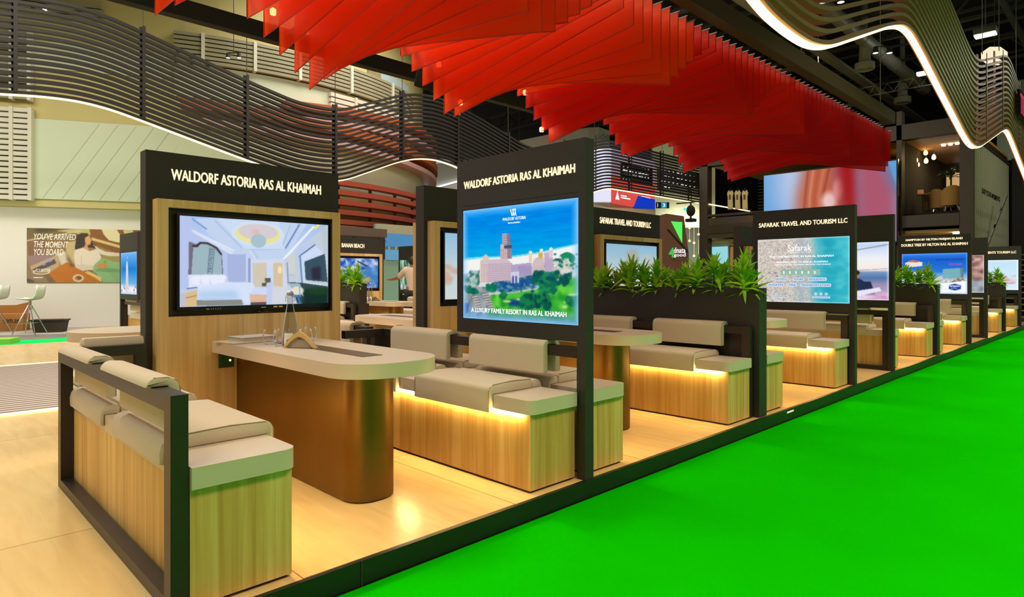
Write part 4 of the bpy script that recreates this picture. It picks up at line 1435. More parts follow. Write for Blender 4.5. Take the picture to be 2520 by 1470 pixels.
# ------------------------------------------------------------------ planters
def make_planter():
    r = thing('planter', 'x', 'planter')
    b = MB()
    L_, d0, d1, h = 2.15, 0.0, 0.147, 1.122
    b.box(-L_, 0, d0, d1, 0, h - 0.12)
    b.box(-L_, 0, d0, d0 + 0.012, h - 0.12, h).box(-L_, 0, d1 - 0.012, d1, h - 0.12, h)
    b.box(-0.012, 0, d0 + 0.012, d1 - 0.012, h - 0.12, h).box(-L_, -L_ + 0.012, d0 + 0.012, d1 - 0.012, h - 0.12, h)
    b.build('planter_box', M['black'], r)
    MB().box(-L_ + 0.012, -0.012, d0 + 0.012, d1 - 0.012, h - 0.12, h - 0.03).build('soil', M['soil'], r)
    return r


def leaf_mat(name, c):
    m = bpy.data.materials.new(name)
    m.use_nodes = True
    nt = m.node_tree; N, L = nt.nodes, nt.links
    b = N['Principled BSDF']; b.inputs['Roughness'].default_value = 0.38
    tr = N.new('ShaderNodeBsdfTranslucent'); mx = N.new('ShaderNodeMixShader'); mx.inputs[0].default_value = 0.3
    n = N.new('ShaderNodeTexNoise'); n.inputs['Scale'].default_value = 9
    r = N.new('ShaderNodeValToRGB')
    r.color_ramp.elements[0].position = .35; r.color_ramp.elements[0].color = c[0]
    r.color_ramp.elements[1].position = .65; r.color_ramp.elements[1].color = c[1]
    tc = N.new('ShaderNodeTexCoord'); L.new(tc.outputs['Object'], n.inputs['Vector']); L.new(n.outputs['Fac'], r.inputs['Fac'])
    L.new(r.outputs[0], b.inputs['Base Color']); L.new(r.outputs[0], tr.inputs[0])
    L.new(b.outputs[0], mx.inputs[1]); L.new(tr.outputs[0], mx.inputs[2]); L.new(mx.outputs[0], N['Material Output'].inputs[0])
    return m


M['leaf'] = leaf_mat('dracaena_leaf', (srgb(84, 170, 16), srgb(190, 232, 50)))
M['leafdark'] = leaf_mat('dark_leaf', (srgb(18, 50, 14), srgb(50, 84, 24)))
M['stem'] = mat('green_brown_stem', srgb(96, 100, 52), 0.7)


def leaf(b, base, dirv, ln, wd, droop, rr):
    d = Vector(dirv).normalized()
    side = d.cross(Vector((0, 0, 1)))
    if side.length < 0.05: side = Vector((1, 0, 0))
    side.normalize()
    up = side.cross(d)
    n = 6
    prev = None
    for i in range(n + 1):
        k = i / n
        p = Vector(base) + d * ln * k + Vector((0, 0, -1)) * droop * ln * k * k
        wv = wd * math.sin(PI * min(1, 0.12 + k * 0.88)) ** 0.8 * (1 - 0.25 * k)
        if i == n: wv = 0.0008
        fold = up * wv * 0.35
        ring = [b.bm.verts.new(p - side * wv / 2 + fold), b.bm.verts.new(p), b.bm.verts.new(p + side * wv / 2 + fold)]
        if prev:
            b.bm.faces.new((prev[0], prev[1], ring[1], ring[0])); b.bm.faces.new((prev[1], prev[2], ring[2], ring[1]))
        prev = ring


def make_plant(seed):
    rr = random.Random(seed)
    r = thing('dracaena_plant', 'x', 'plant')
    b = MB(); st = MB()
    for s in range(4):
        a = rr.uniform(0, 2 * PI)
        bx_, by_ = (0.0, 0.10, -0.10, 0.04)[s] + rr.uniform(-.02, .02), 0.03 * math.sin(a) * (s > 0)
        hh = (rr.uniform(0.12, 0.19), rr.uniform(.05, .12), rr.uniform(.05, .13), rr.uniform(.0, .05))[s]
        top = Vector((bx_ * 1.3, by_ * 1.5, hh))
        st.tube([(bx_ * 0.6, by_ * 0.6, -0.04), tuple(top)], 0.009, 6)
        nl = 30
        for i in range(nl):
            az = i * 2.399 + rr.uniform(-.3, .3)
            k = i / nl
            el = math.radians(rr.uniform(-8, 25) * (1 - k) + 78 * k)
            ln = rr.uniform(0.15, 0.235) * (1.0 - 0.2 * k)
            base = top + Vector((0, 0, -0.07 + 0.09 * k))
            leaf(b, base, (math.cos(az) * math.cos(el), math.sin(az) * math.cos(el) * 0.85, math.sin(el)), ln, rr.uniform(0.030, 0.044), rr.uniform(0.1, 0.6) * (1 - k), rr)
    b.build('foliage', M['leaf'], r, smooth=True, norm=False)
    st.build('stem', M['stem'], r)
    return r


PLANTS = []
ORD = ['nearest the aisle', 'second from the aisle', 'third from the aisle', 'fourth from the aisle', 'fifth from the aisle', 'sixth from the aisle', 'innermost']


def planter(y, label, short, island=0, n=7, far=False):
    dx = -6.9 * island
    place('planter', make_planter, (-2.40 + dx, y, 0), 1, 1, label, 'planter', 'black planters between booths')
    for i in range(n):
        k = i % 3
        if len(PLANTS) <= k:
            PLANTS.append(make_plant(20 + k)); o = PLANTS[k]
        else:
            o = copy_tree(PLANTS[k])
        o.location = (-2.40 + dx - 0.17 - i * 0.30, y + 0.073, 1.10)
        o.rotation_euler = (0, 0, i * 1.7 + y)
        s = 1.0 + 0.12 * math.sin(i * 2.1 + y)
        if i == 0: s = 1.1
        o.scale = (s, s, s)
        tag(o, 'spiky green plant %s in the %s' % (ORD[i], short), 'plant', 'dracaenas in the ' + short)


planter(5.385, 'long black planter full of spiky green plants, nearest the camera', 'first black planter')
planter(11.82, 'black planter in front of the hotel lightbox', 'second black planter', n=5)
planter(18.26, 'small-looking black planter before the last pale blue lightbox', 'farthest black planter', n=4)
planter(5.635, 'grey-black planter seen between the two nearest panels', 'planter by the beach club booth', island=1, n=4)

# ------------------------------------------------------------------ things on the nearest table
TZ = 0.777
bk = thing('book', 'thick white book lying on top of the folder on the nearest table', 'book', (-4.33, 1.79, TZ + 0.008), 0.12)
MB().box(-0.085, 0.105, -0.12, 0.12, 0.003, 0.026).build('page_block', mat('page_edges', srgb(196, 180, 160), 0.9, noise=0.2, nscale=200, stretch=(0.1, 0.1, 8)), bk)
MB().box(-0.09, 0.11, -0.125, 0.125, 0, 0.003).box(-0.09, 0.11, -0.125, 0.125, 0.026, 0.029).box(-0.09, -0.087, -0.125, 0.125, 0, 0.029).build('cover', M['white'], bk)
MB().box(-0.12, 0.13, -0.19, 0.15, 0.0, 0.006).build('folder', mat('cream_card', srgb(226, 210, 176), 0.7), None)
fo = bpy.data.objects['folder']; fo.location = (-4.34, 1.78, TZ + 0.001); fo.rotation_euler = (0, 0, 0.15)
tag(fo, 'cream card folder under the white book on the nearest table', 'folder')
bq = thing('magazine', 'thin white magazine beside the glasses on the nearest table', 'magazine', (-4.20, 1.97, TZ + 0.001), -0.1)
MB().box(-0.11, 0.11, -0.09, 0.09, 0, 0.010).build('pages', M['white'], bq)
MB().box(-0.11, 0.11, -0.09, 0.09, 0.010, 0.0115).build('cover', mat('printed_cover', srgb(196, 170, 150), 0.5, noise=0.4, nscale=14), bq)


def make_bottle():
    r = thing('swing_top_bottle', 'x', 'bottle')
    prof = [(0.001, 0.002), (0.046, 0.002), (0.05, 0.008), (0.049, 0.05), (0.040, 0.14), (0.026, 0.225), (0.018, 0.27), (0.016, 0.30), (0.020, 0.303), (0.020, 0.318), (0.015, 0.322)]
    g = MB().lathe(prof, 28).build('glass_body', M['bottleglass'], r, smooth=True)
    MB().lathe([(0.001, 0.006), (0.044, 0.008), (0.0455, 0.05), (0.037, 0.14), (0.024, 0.215), (0.001, 0.215)], 24).build('water', mat('unused', (0.95, 0.97, 1, 1), 0.0) if False else thin_glass('water', (0.94, 0.96, 0.96, 1), 0.06), g, smooth=True)
    MB().lathe([(0.001, 0.318), (0.019, 0.320), (0.019, 0.332), (0.012, 0.342), (0.001, 0.345)], 18).build('stopper', mat('grey_ceramic', srgb(150, 150, 160), 0.3), r, smooth=True)
    b = MB()
    for s in (-1, 1):
        b.tube([(s * 0.020, 0, 0.29), (s * 0.028, 0, 0.28), (s * 0.026, 0, 0.315), (s * 0.016, 0, 0.342), (0, 0, 0.346)], 0.0016, 6)
    b.build('wire_clip', M['chrome'], r)
    MB().prism([(-0.012, 0.035), (0, 0.050), (0.012, 0.035), (0, 0.020)], 'y', -0.0515, -0.0505).build('diamond_label', M['bezel'], r)
    r.children
    # white label wrapped on the front
    b = MB()
    pr = [(0.0497, 0.012), (0.0494, 0.05), (0.0465, 0.085)]
    rings = []
    for rad, z in pr:
        rings.append([b.bm.verts.new((rad * 1.01 * math.cos(a), rad * 1.01 * math.sin(a), z)) for a in np.linspace(-2.15, -1.0, 10)])
    for i in range(2):
        for j in range(9):
            b.bm.faces.new((rings[i][j], rings[i][j + 1], rings[i + 1][j + 1], rings[i + 1][j]))
    b.build('paper_label', mat('white_paper_label', srgb(236, 232, 222), 0.6), r, smooth=True)
    return r


def make_glass():
    r = thing('water_glass', 'x', 'glass')
    prof = [(0.001, 0.0), (0.026, 0.0), (0.034, 0.006), (0.044, 0.03), (0.045, 0.05), (0.040, 0.075), (0.036, 0.095), (0.0345, 0.095), (0.0385, 0.074), (0.0435, 0.05), (0.042, 0.03), (0.032, 0.010), (0.001, 0.009)]
    MB().lathe(prof, 28).build('glass_bowl', M['glass'], r, smooth=True)
    return r


def make_holder():
    r = thing('wooden_napkin_holder', 'x', 'holder')
    out, inn = [], []
    for i in range(17):
        k = -1 + 2 * i / 16
        z = 0.085 * (1 - abs(k) ** 1.6)
        out.append((0.11 * k, z + 0.012 * (1 - abs(k)) + 0.004)); inn.append((0.098 * k, max(0.0, z * 0.86 - 0.004)))
    inn[0] = (-0.098, 0); inn[-1] = (0.098, 0); out[0] = (-0.112, 0); out[-1] = (0.112, 0)
    b = MB().prism(out + inn[::-1], 'y', -0.028, -0.012)
    b.build('wooden_arch', mat('light_plywood', srgb(214, 178, 112), 0.5), r)
    MB().prism(inn, 'y', -0.012, 0.03).build('card_insert', mat('grey_card', srgb(168, 152, 130), 0.6), r)
    MB().bar((-0.02, -0.0125, 0.05), (-0.008, -0.0125, 0.06), 0.002).bar((-0.008, -0.0125, 0.06), (0.0, -0.0125, 0.05), 0.002).bar((0.0, -0.0125, 0.05), (0.01, -0.0125, 0.057), 0.002).bar((0.01, -0.0125, 0.057), (0.03, -0.0125, 0.05), 0.002).build('printed_mark', M['bezel'], r)
    return r


p0 = at(714, 852, z=TZ)
place('bottle', make_bottle, (p0.x, p0.y, TZ), 1, 1, 'clear swing-top water bottle on the nearest table', 'bottle', 'swing-top bottles').rotation_euler = (0, 0, 0.9)
for (px, py, lab) in ((664, 848, 'water glass farthest left on the nearest table'), (690, 852, 'water glass just left of the bottle on the nearest table'),
                      (698, 846, 'water glass half behind the bottle on the nearest table'), (752, 846, 'water glass right of the bottle, behind the wooden holder'), (764, 840, 'rightmost water glass on the nearest table')):
    q = at(px, py, z=TZ)
    place('glass', make_glass, (q.x, q.y, TZ), 1, 1, lab, 'glass', 'stemless water glasses')
q = at(738, 856, z=TZ)
place('holder', make_holder, (q.x + 0.02, q.y, TZ + 0.002), 1, 1, 'arched wooden napkin holder on the nearest table', 'holder').rotation_euler = (0, 0, 0.55)
for (px, py, z_, k, mk, lab) in ((903, 739, 0.777, 'bottle', make_bottle, 'left bottle on the table below the beach club television'), (912, 741, 0.777, 'bottle', make_bottle, 'right bottle on the table below the beach club television'),
                                 (925, 741, 0.777, 'holder', make_holder, 'napkin holder on the table below the beach club television')):
    t_ = (px - CX) / FPX
    q = at(px, py, X=-10.6)
    place(k, mk, (q.x, q.y, z_), 1, 1, lab, k)

# ------------------------------------------------------------------ red fabric canopy
def ordinal(n):
    if 10 <= n % 100 <= 20: s = 'th'
    else: s = {1: 'st', 2: 'nd', 3: 'rd'}.get(n % 10, 'th')
    return '%d%s' % (n, s)


XR, XL = -3.35, -5.93
PER, STEP = 1.784, 0.155
SHM = [sheet_mat('orange_red_sheer_fabric', srgb(244, 72, 14)), sheet_mat('red_sheer_fabric', srgb(216, 30, 16)), sheet_mat('crimson_sheer_fabric', srgb(196, 14, 26))]  # orange near to crimson far: dye shades that also carry warm lamplight
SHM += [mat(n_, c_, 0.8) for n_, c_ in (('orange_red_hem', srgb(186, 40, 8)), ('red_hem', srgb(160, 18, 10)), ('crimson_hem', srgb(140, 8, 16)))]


def tri(y, low):
    d = abs((y - low + PER / 2) % PER - PER / 2)
    return min(0.68, 0.86 * d)


i, y = 0, 1.635
NSH = int((12.95 - 1.635) / STEP) + 1
while i < NSH:
    y = 1.635 + i * STEP
    zl = 3.09 + tri(y, 3.03); zr = 3.09 + tri(y, 5.48) * 0.86
    zt = 3.88
    n = 14
    bm = bmesh.new()
    rr = random.Random(i)
    rows = []
    for k in range(n + 1):
        u = k / n
        x = XL + (XR - XL) * u
        zb = zl + (zr - zl) * u + 0.012 * math.sin(PI * u)
        row = []
        for j in range(5):
            v = j / 4
            wv = 0.006 * math.sin(u * 5 + i * 1.3 + v * 2) * (1 - v)
            row.append(bm.verts.new((x, wv, (zb + (zt - zb) * v) - zt)))
        rows.append(row)
    for k in range(n):
        for j in range(4):
            bm.faces.new((rows[k][j], rows[k + 1][j], rows[k + 1][j + 1], rows[k][j + 1]))
    me = bpy.data.meshes.new('fabric_sheet')
    bm.to_mesh(me); bm.free()
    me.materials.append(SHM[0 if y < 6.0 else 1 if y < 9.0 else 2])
    r = thing('fabric_sheet', '%s sheet of red fabric in the hanging canopy, counted from its near end' % ordinal(i + 1), 'fabric banner', (0, y, zt), group='red fabric sheets of the canopy')
    link_mesh('cloth', me, r, smooth=True)
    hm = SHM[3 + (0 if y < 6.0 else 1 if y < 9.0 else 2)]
    b = MB()
    zm = (zl + zr) / 2 + 0.012
    b.sweep([(XL, 0, zl - zt), ((XL + XR) / 2, 0, zm - zt), (XR, 0, zr - zt)], 0.005, 0.010, side=(0, 1, 0))
    b.bar((XR - 0.006, 0, zr - zt), (XR - 0.006, 0, 0), 0.008, 0.005).bar((XL + 0.006, 0, zl - zt), (XL + 0.006, 0, 0), 0.008, 0.005)
    b.build('hem', hm, r)
    MB().box(XL - 0.01, XR + 0.01, -0.003, 0.003, -0.004, 0.006).build('top_rod', M['chrome'], r)
    i += 1

fr = thing('canopy_frame', 'black steel frame that carries the red fabric sheets', 'frame', (0, 0, 3.9))
MB().box(-3.30, -3.16, 0.4, 12.5, 0.0, 0.20).build('beam', mat('black_brown_beam', srgb(38, 28, 20), 0.6), fr)
MB().box(-7.06, -6.94, -1.0, 8.6, -0.03, 0.15).build('beam', M['ceil'], fr)
MB().box(-5.95, -5.90, 1.5, 12.9, 0.0, 0.05).build('beam', M['ceil'], fr)
for y in (0.6, 3.2, 5.8, 8.4, 10.8):
    MB().box(-7.0, -3.2, y, y + 0.05, 0.01, 0.06).build('cross_beam', M['ceil'], fr)
MB().box(-3.30, -5.95, 12.45, 12.5, 0.0, 0.06).build('cross_beam', M['ceil'], fr)
for y in (1.2, 5.26, 8.5, 11.9):
    MB().tube([(-3.23, y, 0.2), (-3.23, y, 7.5)], 0.008, 5).box(-3.26, -3.20, y - 0.03, y + 0.03, 0.2, 0.25).build('suspension_wire', M['steel'], fr)


# ------------------------------------------------------------------ waving slatted ribbons with a led line underneath
def smooth_path(ctrl, step=0.12, sm=0.36):
    ys = [c[0] for c in ctrl]; zs = [c[1] for c in ctrl]
    Y = np.arange(ys[0], ys[-1], step)
    Z = np.interp(Y, ys, zs)
    k = max(1, int(sm / step))
    Zp = np.pad(Z, k, mode='edge')
    ker = np.ones(2 * k + 1) / (2 * k + 1)
    Z = np.convolve(Zp, ker, 'valid')
    return Y, Z


def ribbon(label, X, ctrl, mslat, mled, posts, side, nslat=16, dz=0.113, dep=0.10, th=0.056, wire_top=10.5):
    Y, Z = smooth_path(ctrl)
    r = thing('slatted_ribbon', label, 'suspended slats', (X, 0, 0))
    pts = list(zip(Y, Z))
    for k in range(nslat):
        b = MB()
        b.sweep([(0, y, z + 0.035 + k * dz) for y, z in pts], dep, th, side=(1, 0, 0))
        b.build('slat', mslat, r)
    b = MB(); b.sweep([(0.0, y, z - 0.004) for y, z in pts], dep * 0.55, 0.03, side=(1, 0, 0))
    b.build('led_line', mled, r)
    for yp in posts:
        zb = float(np.interp(yp, Y, Z))
        MB().box(-dep / 2 - 0.03, -dep / 2 - 0.004, yp - 0.045, yp + 0.045, zb + 0.03, zb + 0.06 + nslat * dz).box(dep / 2 + 0.002, dep / 2 + 0.012, yp - 0.03, yp + 0.03, zb + 0.03, zb + 0.05 + nslat * dz).build('post', mslat if side else M['slat'], r)
        MB().tube([(0, yp, zb + 0.05 + nslat * dz), (0, yp, wire_top)], 0.009, 5).build('suspension_wire', M['steel'], r)
    return r


LK = 1.421 * 14.0


def lz(s): return CAMH + LK * s


left_ctrl = [(-3, lz(.150)), (0.3, lz(.153)), (2.2, lz(.1655)), (2.9, lz(.165)), (3.65, lz(.1563)), (5.68, lz(.131)), (6.9, lz(.118)), (7.9, lz(.1185)),
             (9.78, lz(.158)), (10.5, lz(.166)), (11.2, lz(.165)), (12.4, lz(.152)), (14.4, lz(.124)), (15.8, lz(.120)), (17.4, lz(.148)), (18.7, lz(.1665)), (25.4, lz(.167))]
ribbon('long dark waving slatted ribbon hung above the left aisle, lit underneath', -14.0, left_ctrl, M['slat'], M['led_rib'],
       [1.65, 3.65, 5.68, 7.82, 9.78, 11.67, 13.7, 15.8, 18.0, 20.2, 22.4, 24.6], True)
right_ctrl = [(1.5, 4.6), (3.0, 4.50), (5.1, 3.50), (5.92, 3.42), (6.6, 3.47), (9.0, 4.38), (9.75, 4.58), (10.4, 4.45), (13.6, 3.66), (14.1, 3.60), (14.6, 3.66), (17.4, 4.46), (18.0, 4.56), (18.6, 4.45), (22.0, 3.6), (23, 3.6)]
ribbon('olive waving slatted ribbon hung above the green aisle, bright strip underneath', -2.35, right_ctrl, M['slat2'], M['led_rib2'],
       [15.2, 17.1, 19.5], True, dep=0.13, th=0.042, nslat=15)
# pink word on a black board fixed to the near ribbon
sg = thing('ribbon_sign', 'black board with tall pink letters on the ribbon at the right edge', 'sign', (-2.24, 18.75, 0))
MB().box(0, 0.05, 0, 1.9, 5.0, 5.62).build('board', M['bezel'], sg)
o = word('THE V', sg, emis('pink_letters', srgb(196, 70, 96), 0.8), (0.055, 0.1, 5.08), '+X', 1.7, 0.46, off=0.01)
o.rotation_euler = (PI / 2, 0, PI / 2)

# ------------------------------------------------------------------ dark hall roof
structure(MB().box(-45, 16, -8, 48, 12.0, 12.2).build('ceiling', M['ceil']))
for nme, (x0, x1, y0, y1) in {'wall_far': (-45, 16, 47.8, 48)}.items():
    structure(MB().box(x0, x1, y0, y1, -0.12, 12).build(nme, M['ceil']))

rf = thing('roof_truss', 'black lattice trusses high under the hall roof', 'truss', (0, 0, 11))
for y in (9.0, 15.0, 21.0, 27.0, 33.0):
    b = MB()
    b.bar((-34, y, 0.3), (8, y, 0.3), 0.12).bar((-34, y, -0.7), (8, y, -0.7), 0.12)
    x = -34
    while x < 8:
        b.bar((x, y, -0.7), (x + 0.9, y, 0.3), 0.07).bar((x + 0.9, y, 0.3), (x + 1.8, y, -0.7), 0.07)
        x += 1.8
    b.build('lattice_beam', M['steel'], rf)
for k, (x, z, wd, m_) in enumerate([(-8.4, 9.25, 0.35, 'duct'), (-12.3, 10.2, 0.2, 'steel'), (-5.4, 10.4, 0.2, 'steel'), (-3.4, 10.0, 0.16, 'steel'), (0.5, 10.2, 0.2, 'steel'), (-16.5, 10.2, 0.2, 'steel')]):
    t = thing('roof_duct' if m_ == 'duct' else 'roof_beam', ['flat grey cable tray running under the roof beside the canopy', 'dark roof beam far to the left of the canopy', 'dark roof beam above the middle of the canopy',
              'thin dark roof beam above the canopy edge', 'dark roof beam above the green aisle', 'dark roof beam above the far left aisle'][k], 'duct' if m_ == 'duct' else 'beam', (x, 0, z))
    MB().box(-wd / 2, wd / 2, 2, 40, 0, wd * (0.35 if m_ == 'duct' else 0.8)).build('tray' if m_ == 'duct' else 'beam', M[m_], t)
dt = thing('air_duct', 'round grey air duct under the roof beside the cable tray', 'duct', (-7.4, 0, 9.9))
b = MB().tube([(0, 4, 0), (0, 34, 0)], 0.24, 14)
for y in range(5, 34, 2):
    b.tube([(0, y, 0), (0, y + 0.08, 0)], 0.26, 14)
b.build('duct_tube', M['duct'], dt, auto=True)
# more roof clutter: purlins across
pl = thing('roof_purlins', 'thin dark purlins crossing under the roof', 'roof beams', (0, 0, 10.6))
for k in range(16):
    MB().box(-30, 8, 4 + k * 2.1, 4.06 + k * 2.1, 0, 0.10).build('purlin', M['steel'], pl)

# round diffusers
DIFF = None
for px, py, z, lab in ((2128, 172, 8.9, 'round white air diffuser nearest the canopy beam'), (2221, 254, 8.9, 'small round air diffuser near the end of the canopy'), (1965, 92, 9.0, 'round air diffuser half behind the glowing ribbon strip')):
    p = at(px, py, z=z)
    if DIFF is None:
        d_ = thing('air_diffuser', lab, 'air diffuser', (p.x, p.y, z))
        MB().lathe([(0.001, 0.0), (0.14, 0.02), (0.15, 0.06), (0.26, 0.05), (0.30, 0.0), (0.32, 0.0), (0.33, 0.03), (0.33, 0.24), (0.2, 0.30), (0.18, 0.9), (0.001, 0.9)], 28).build('diffuser_drum', mat('cream_metal', srgb(150, 146, 124), 0.5), d_, auto=True)
        MB().tube([(0, 0, 0.9), (0, 0, 3.1)], 0.1, 12).build('duct_drop', M['duct'], d_)
        DIFF = d_
    else:
        d_ = copy_tree(DIFF); d_.location = (p.x, p.y, z); tag(d_, lab)
    d_['group'] = 'round air diffusers'
# cable coil
p = at(2012, 168, z=8.2)
co_ = thing('cable_loop', 'white loop of cable hanging beside the canopy beam', 'cable', tuple(p))
MB().tube([(0.0, 0.13 * math.cos(a), 0.19 * math.sin(a)) for a in np.linspace(0, 2 * PI, 22)] + [(0, 0.05, 0.35), (0, 0.0, 3.8)], 0.014, 6).build('cable', M['duct'], co_)

# twin spotlights
TW = None
tw_list = [(96, 23, 8.0, 'at the top left corner'), (575, 143, 7.0, 'in front of the left louvres'), (2047, 6, 8.6, 'above the bright ribbon strip'), (2172, 131, 9.0, 'in the roof beyond the canopy beam'),  # the one at the louvres stands in for reflected glints there
           (1144, 281, 8.6, 'beside the low tip of the canopy'), (1205, 355, 8.0, 'above the resort lightbox')]
for px, py, z, lab in tw_list:
    p = at(px, py, z=z)
    t = thing('twin_spotlight', 'cold white twin spotlight %s' % lab, 'spotlight', tuple(p), group='twin spotlights')
    k = 0.6 if ('louvres' in lab or 'corner' in lab) else 1.0
    for s in (-1, 1):
        o_ = s * 0.17 * k
        c_ = MB().lathe([(.001, .22 * k), (.07 * k, .22 * k), (.10 * k, .02 * k), (.10 * k, 0), (.085 * k, 0), (.085 * k, .02 * k)], 16, (o_, o_, 0)).build('lamp_can', M['steel'], t, auto=True)
        MB().lathe([(.001, .012), (.086 * k, .012)], 16, (o_, o_, 0)).build('lens', M['lamp'], c_)
    MB().tube([(0, 0, 0.24 * k), (0, 0, 12.0 - z)], 0.01, 6).bar((-0.17 * k, -0.17 * k, 0.23 * k), (0.17 * k, 0.17 * k, 0.23 * k), 0.03).build('bracket', M['steel'], t)
# floodlight, octagonal lamp, truss piece near the ribbon
p = at(2425, 88, z=7.4)
t = thing('floodlight', 'bright orange-white floodlight at upper right', 'floodlight', tuple(p))
MB().box(-0.24, 0.24, -0.16, 0.16, 0.03, 0.2, bevel=0.03).build('housing', M['steel'], t, auto=True)
MB().box(-0.22, 0.22, -0.14, 0.14, 0.0, 0.03).build('lens', M['lampw'], t)
MB().tube([(0, 0, 0.2), (0, 0, 4.6)], 0.015, 5).build('hanger', M['steel'], t)
p = at_f(2447, 138, 20.0)
t = thing('octagonal_lamp', 'pale octagonal lamp behind the ribbon slats at upper right', 'lamp', tuple(p))
pr_ = [(0.42 * math.cos(PI / 8 + k * PI / 4), 0.30 * math.sin(PI / 8 + k * PI / 4)) for k in range(8)]
o = MB().prism(pr_, 'y', -0.04, 0.04).build('lamp_shade', emis('soft_cream_light', srgb(255, 226, 190), 1.1), t)
o.rotation_euler = (0, 0, TH)
MB().tube([(0, 0, 0.28), (0, 0, 12 - p.z)], 0.015, 5).build('hanger', M['steel'], t)
p = at(2265, 213, z=8.4)
t = thing('lighting_truss', 'short bright metal truss with lamps at upper right', 'truss', tuple(p))
b = MB()
for zz in (0, 0.35):
    b.bar((-2.2, 0, zz), (1.6, 0, zz), 0.05)
x = -2.2
while x < 1.5:
    b.bar((x, 0, 0), (x + 0.22, 0, 0.35), 0.03).bar((x + 0.22, 0, 0.35), (x + 0.44, 0, 0), 0.03); x += 0.44
b.build('lattice', M['chrome'], t)
MB().box(-0.1, 0.5, -0.12, 0.12, 0.42, 0.52).build('lamp_lens', M['lamp'], t)
for hx in (-1.9, 1.3): MB().tube([(hx, 0, .35), (hx, 0, 3.6)], .01, 5).build('hanger', M['steel'], t)
# tiny warm spots clipped between the fabric sheets
CS = None
for px, py, yy, lab in ((672, 36, 2.6, 'tiny warm spot glowing at the leftmost red tip'), (1080, 165, 4.3, 'tiny warm spot in the second group of red tips'), (1133, 258, 4.86, 'tiny warm spot at the lowest tip above the lightbox'),
                        (1292, 233, 6.2, 'tiny warm spot in the third group of red tips'), (1333, 324, 6.58, 'tiny warm spot at the tip right of the lightbox header')):
    p = at(px, py, X=-5.965)
    t = thing('clip_spot', lab, 'spotlight', tuple(p), group='tiny canopy spots')
    MB().lathe([(.001, 0), (.028, 0), (.03, .05), (.001, .07)], 12).build('lens', M['lampw'], t, smooth=True)
    MB().tube([(0, 0, .06), (0, 0, 3.93 - p.z)], .004, 5).bar((0, 0, 3.925 - p.z), (.03, 0, 3.925 - p.z), .012).build('stem', M['steel'], t)
# moving-head spotlight hung on the left canopy beam
p = at(1066, 190, X=-6.2)
t = thing('stage_lamp', 'black box-shaped stage lamp hung left of the red canopy', 'stage lamp', (p.x, p.y, p.z))
o = MB().box(-0.17, 0.17, -0.20, 0.20, -0.15, 0.15, bevel=0.02).build('lamp_body', M['ceil'], t, auto=True)
o.rotation_euler = (0.35, 0.3, 0.8)
MB().bar((-0.2, 0, 0), (-0.2, 0, 0.4), 0.03).bar((0.2, 0, 0), (0.2, 0, 0.4), 0.03).bar((-0.2, 0, 0.4), (0.2, 0, 0.4), 0.03).build('yoke', M['steel'], t)
# small clip spots between canopy and ribbon
MH = None
for px, py, f, lab in ((1700, 519, 24.0, 'black moving-head spotlight with a green lens, right of the hanging number sign'),):
    p = at_f(px, py, f)
    t = thing('moving_head', lab, 'spotlight', tuple(p))
    MB().box(-0.16, 0.16, -0.14, 0.14, -0.42, -0.30).build('base', M['ceil'], t)
    MB().ball((0, 0, 0), 0.17, 2, (1, 1, 1.3)).build('lamp_head', M['ceil'], t, smooth=True)
    MB().ball((-0.15, -0.16, 0.06), 0.06, 2).build('lens', emis('green_lens', srgb(60, 220, 190), 1.5), t, smooth=True)
    MB().bar((0, 0, 0), (0, 0, -0.3), 0.06).bar((-0.6, 0, 0.32), (0.6, 0, 0.32), 0.05).bar((0, 0, 0.1), (0, 0, 0.32), 0.05).build('bracket', M['steel'], t)

# ------------------------------------------------------------------ left: pale curved pavilion with louvres and red rings
PC = Vector((-26.2, 9.15))          # centre of the round part
PR = 8.0
DIR = Vector((0.441, 0.897))
NRM = Vector((0.897, -0.441))
TP = PC + NRM * PR                  # where the straight wall runs into the round part


def plan(s, off=0.0):
    """point of the facade in plan; s<0 on the straight wall, s>0 round the drum; off outwards"""
    if s <= 0:
        p = TP + DIR * s + NRM * off
    else:
        a0 = math.atan2(NRM.y, NRM.x); a = a0 + s / PR
        p = PC + Vector((math.cos(a), math.sin(a))) * (PR + off)
    return p


def hit(px, py, off=0.0):
    """facade parameter s and height z seen through a pixel"""
    t = (px - CX) / FPX
    d = Vector((CO * t - SI, SI * t + CO))
    best = None
    s = -16.0
    prev = None
    while s < PR * 1.75:
        p = plan(s, off)
        c = d.x * p.y - d.y * p.x
        if prev is not None and (c > 0) != (prev[1] > 0):
            k = prev[1] / (prev[1] - c)
            ss = prev[0] + (s - prev[0]) * k
            q = plan(ss, off)
            f = CO * q.y - SI * q.x
            if f > 0 and (best is None or f < best[2]):
                best = (ss, CAMH - (py - HY) * f / FPX, f)
        prev = (s, c)
        s += 0.2
    return best[0], best[1]


def curved(name, s0, s1, z0, z1, off0, off1, m, parent, ds=0.4, zf0=None, zf1=None):
    n = max(1, int(abs(s1 - s0) / ds))
    b = MB()
    rings = []
    for i in range(n + 1):
        s = s0 + (s1 - s0) * i / n
        a, c = plan(s, off0), plan(s, off1)
        za = zf0(s) if zf0 else z0; zb = zf1(s) if zf1 else z1
        rings.append([b.bm.verts.new(v) for v in ((a.x, a.y, za), (c.x, c.y, za), (c.x, c.y, zb), (a.x, a.y, zb))])
    for i in range(n):
        for j in range(4):
            b.bm.faces.new((rings[i][j], rings[i + 1][j], rings[i + 1][(j + 1) % 4], rings[i][(j + 1) % 4]))
    b.bm.faces.new(rings[0]); b.bm.faces.new(rings[-1][::-1])
    return b.build(name, m, parent)


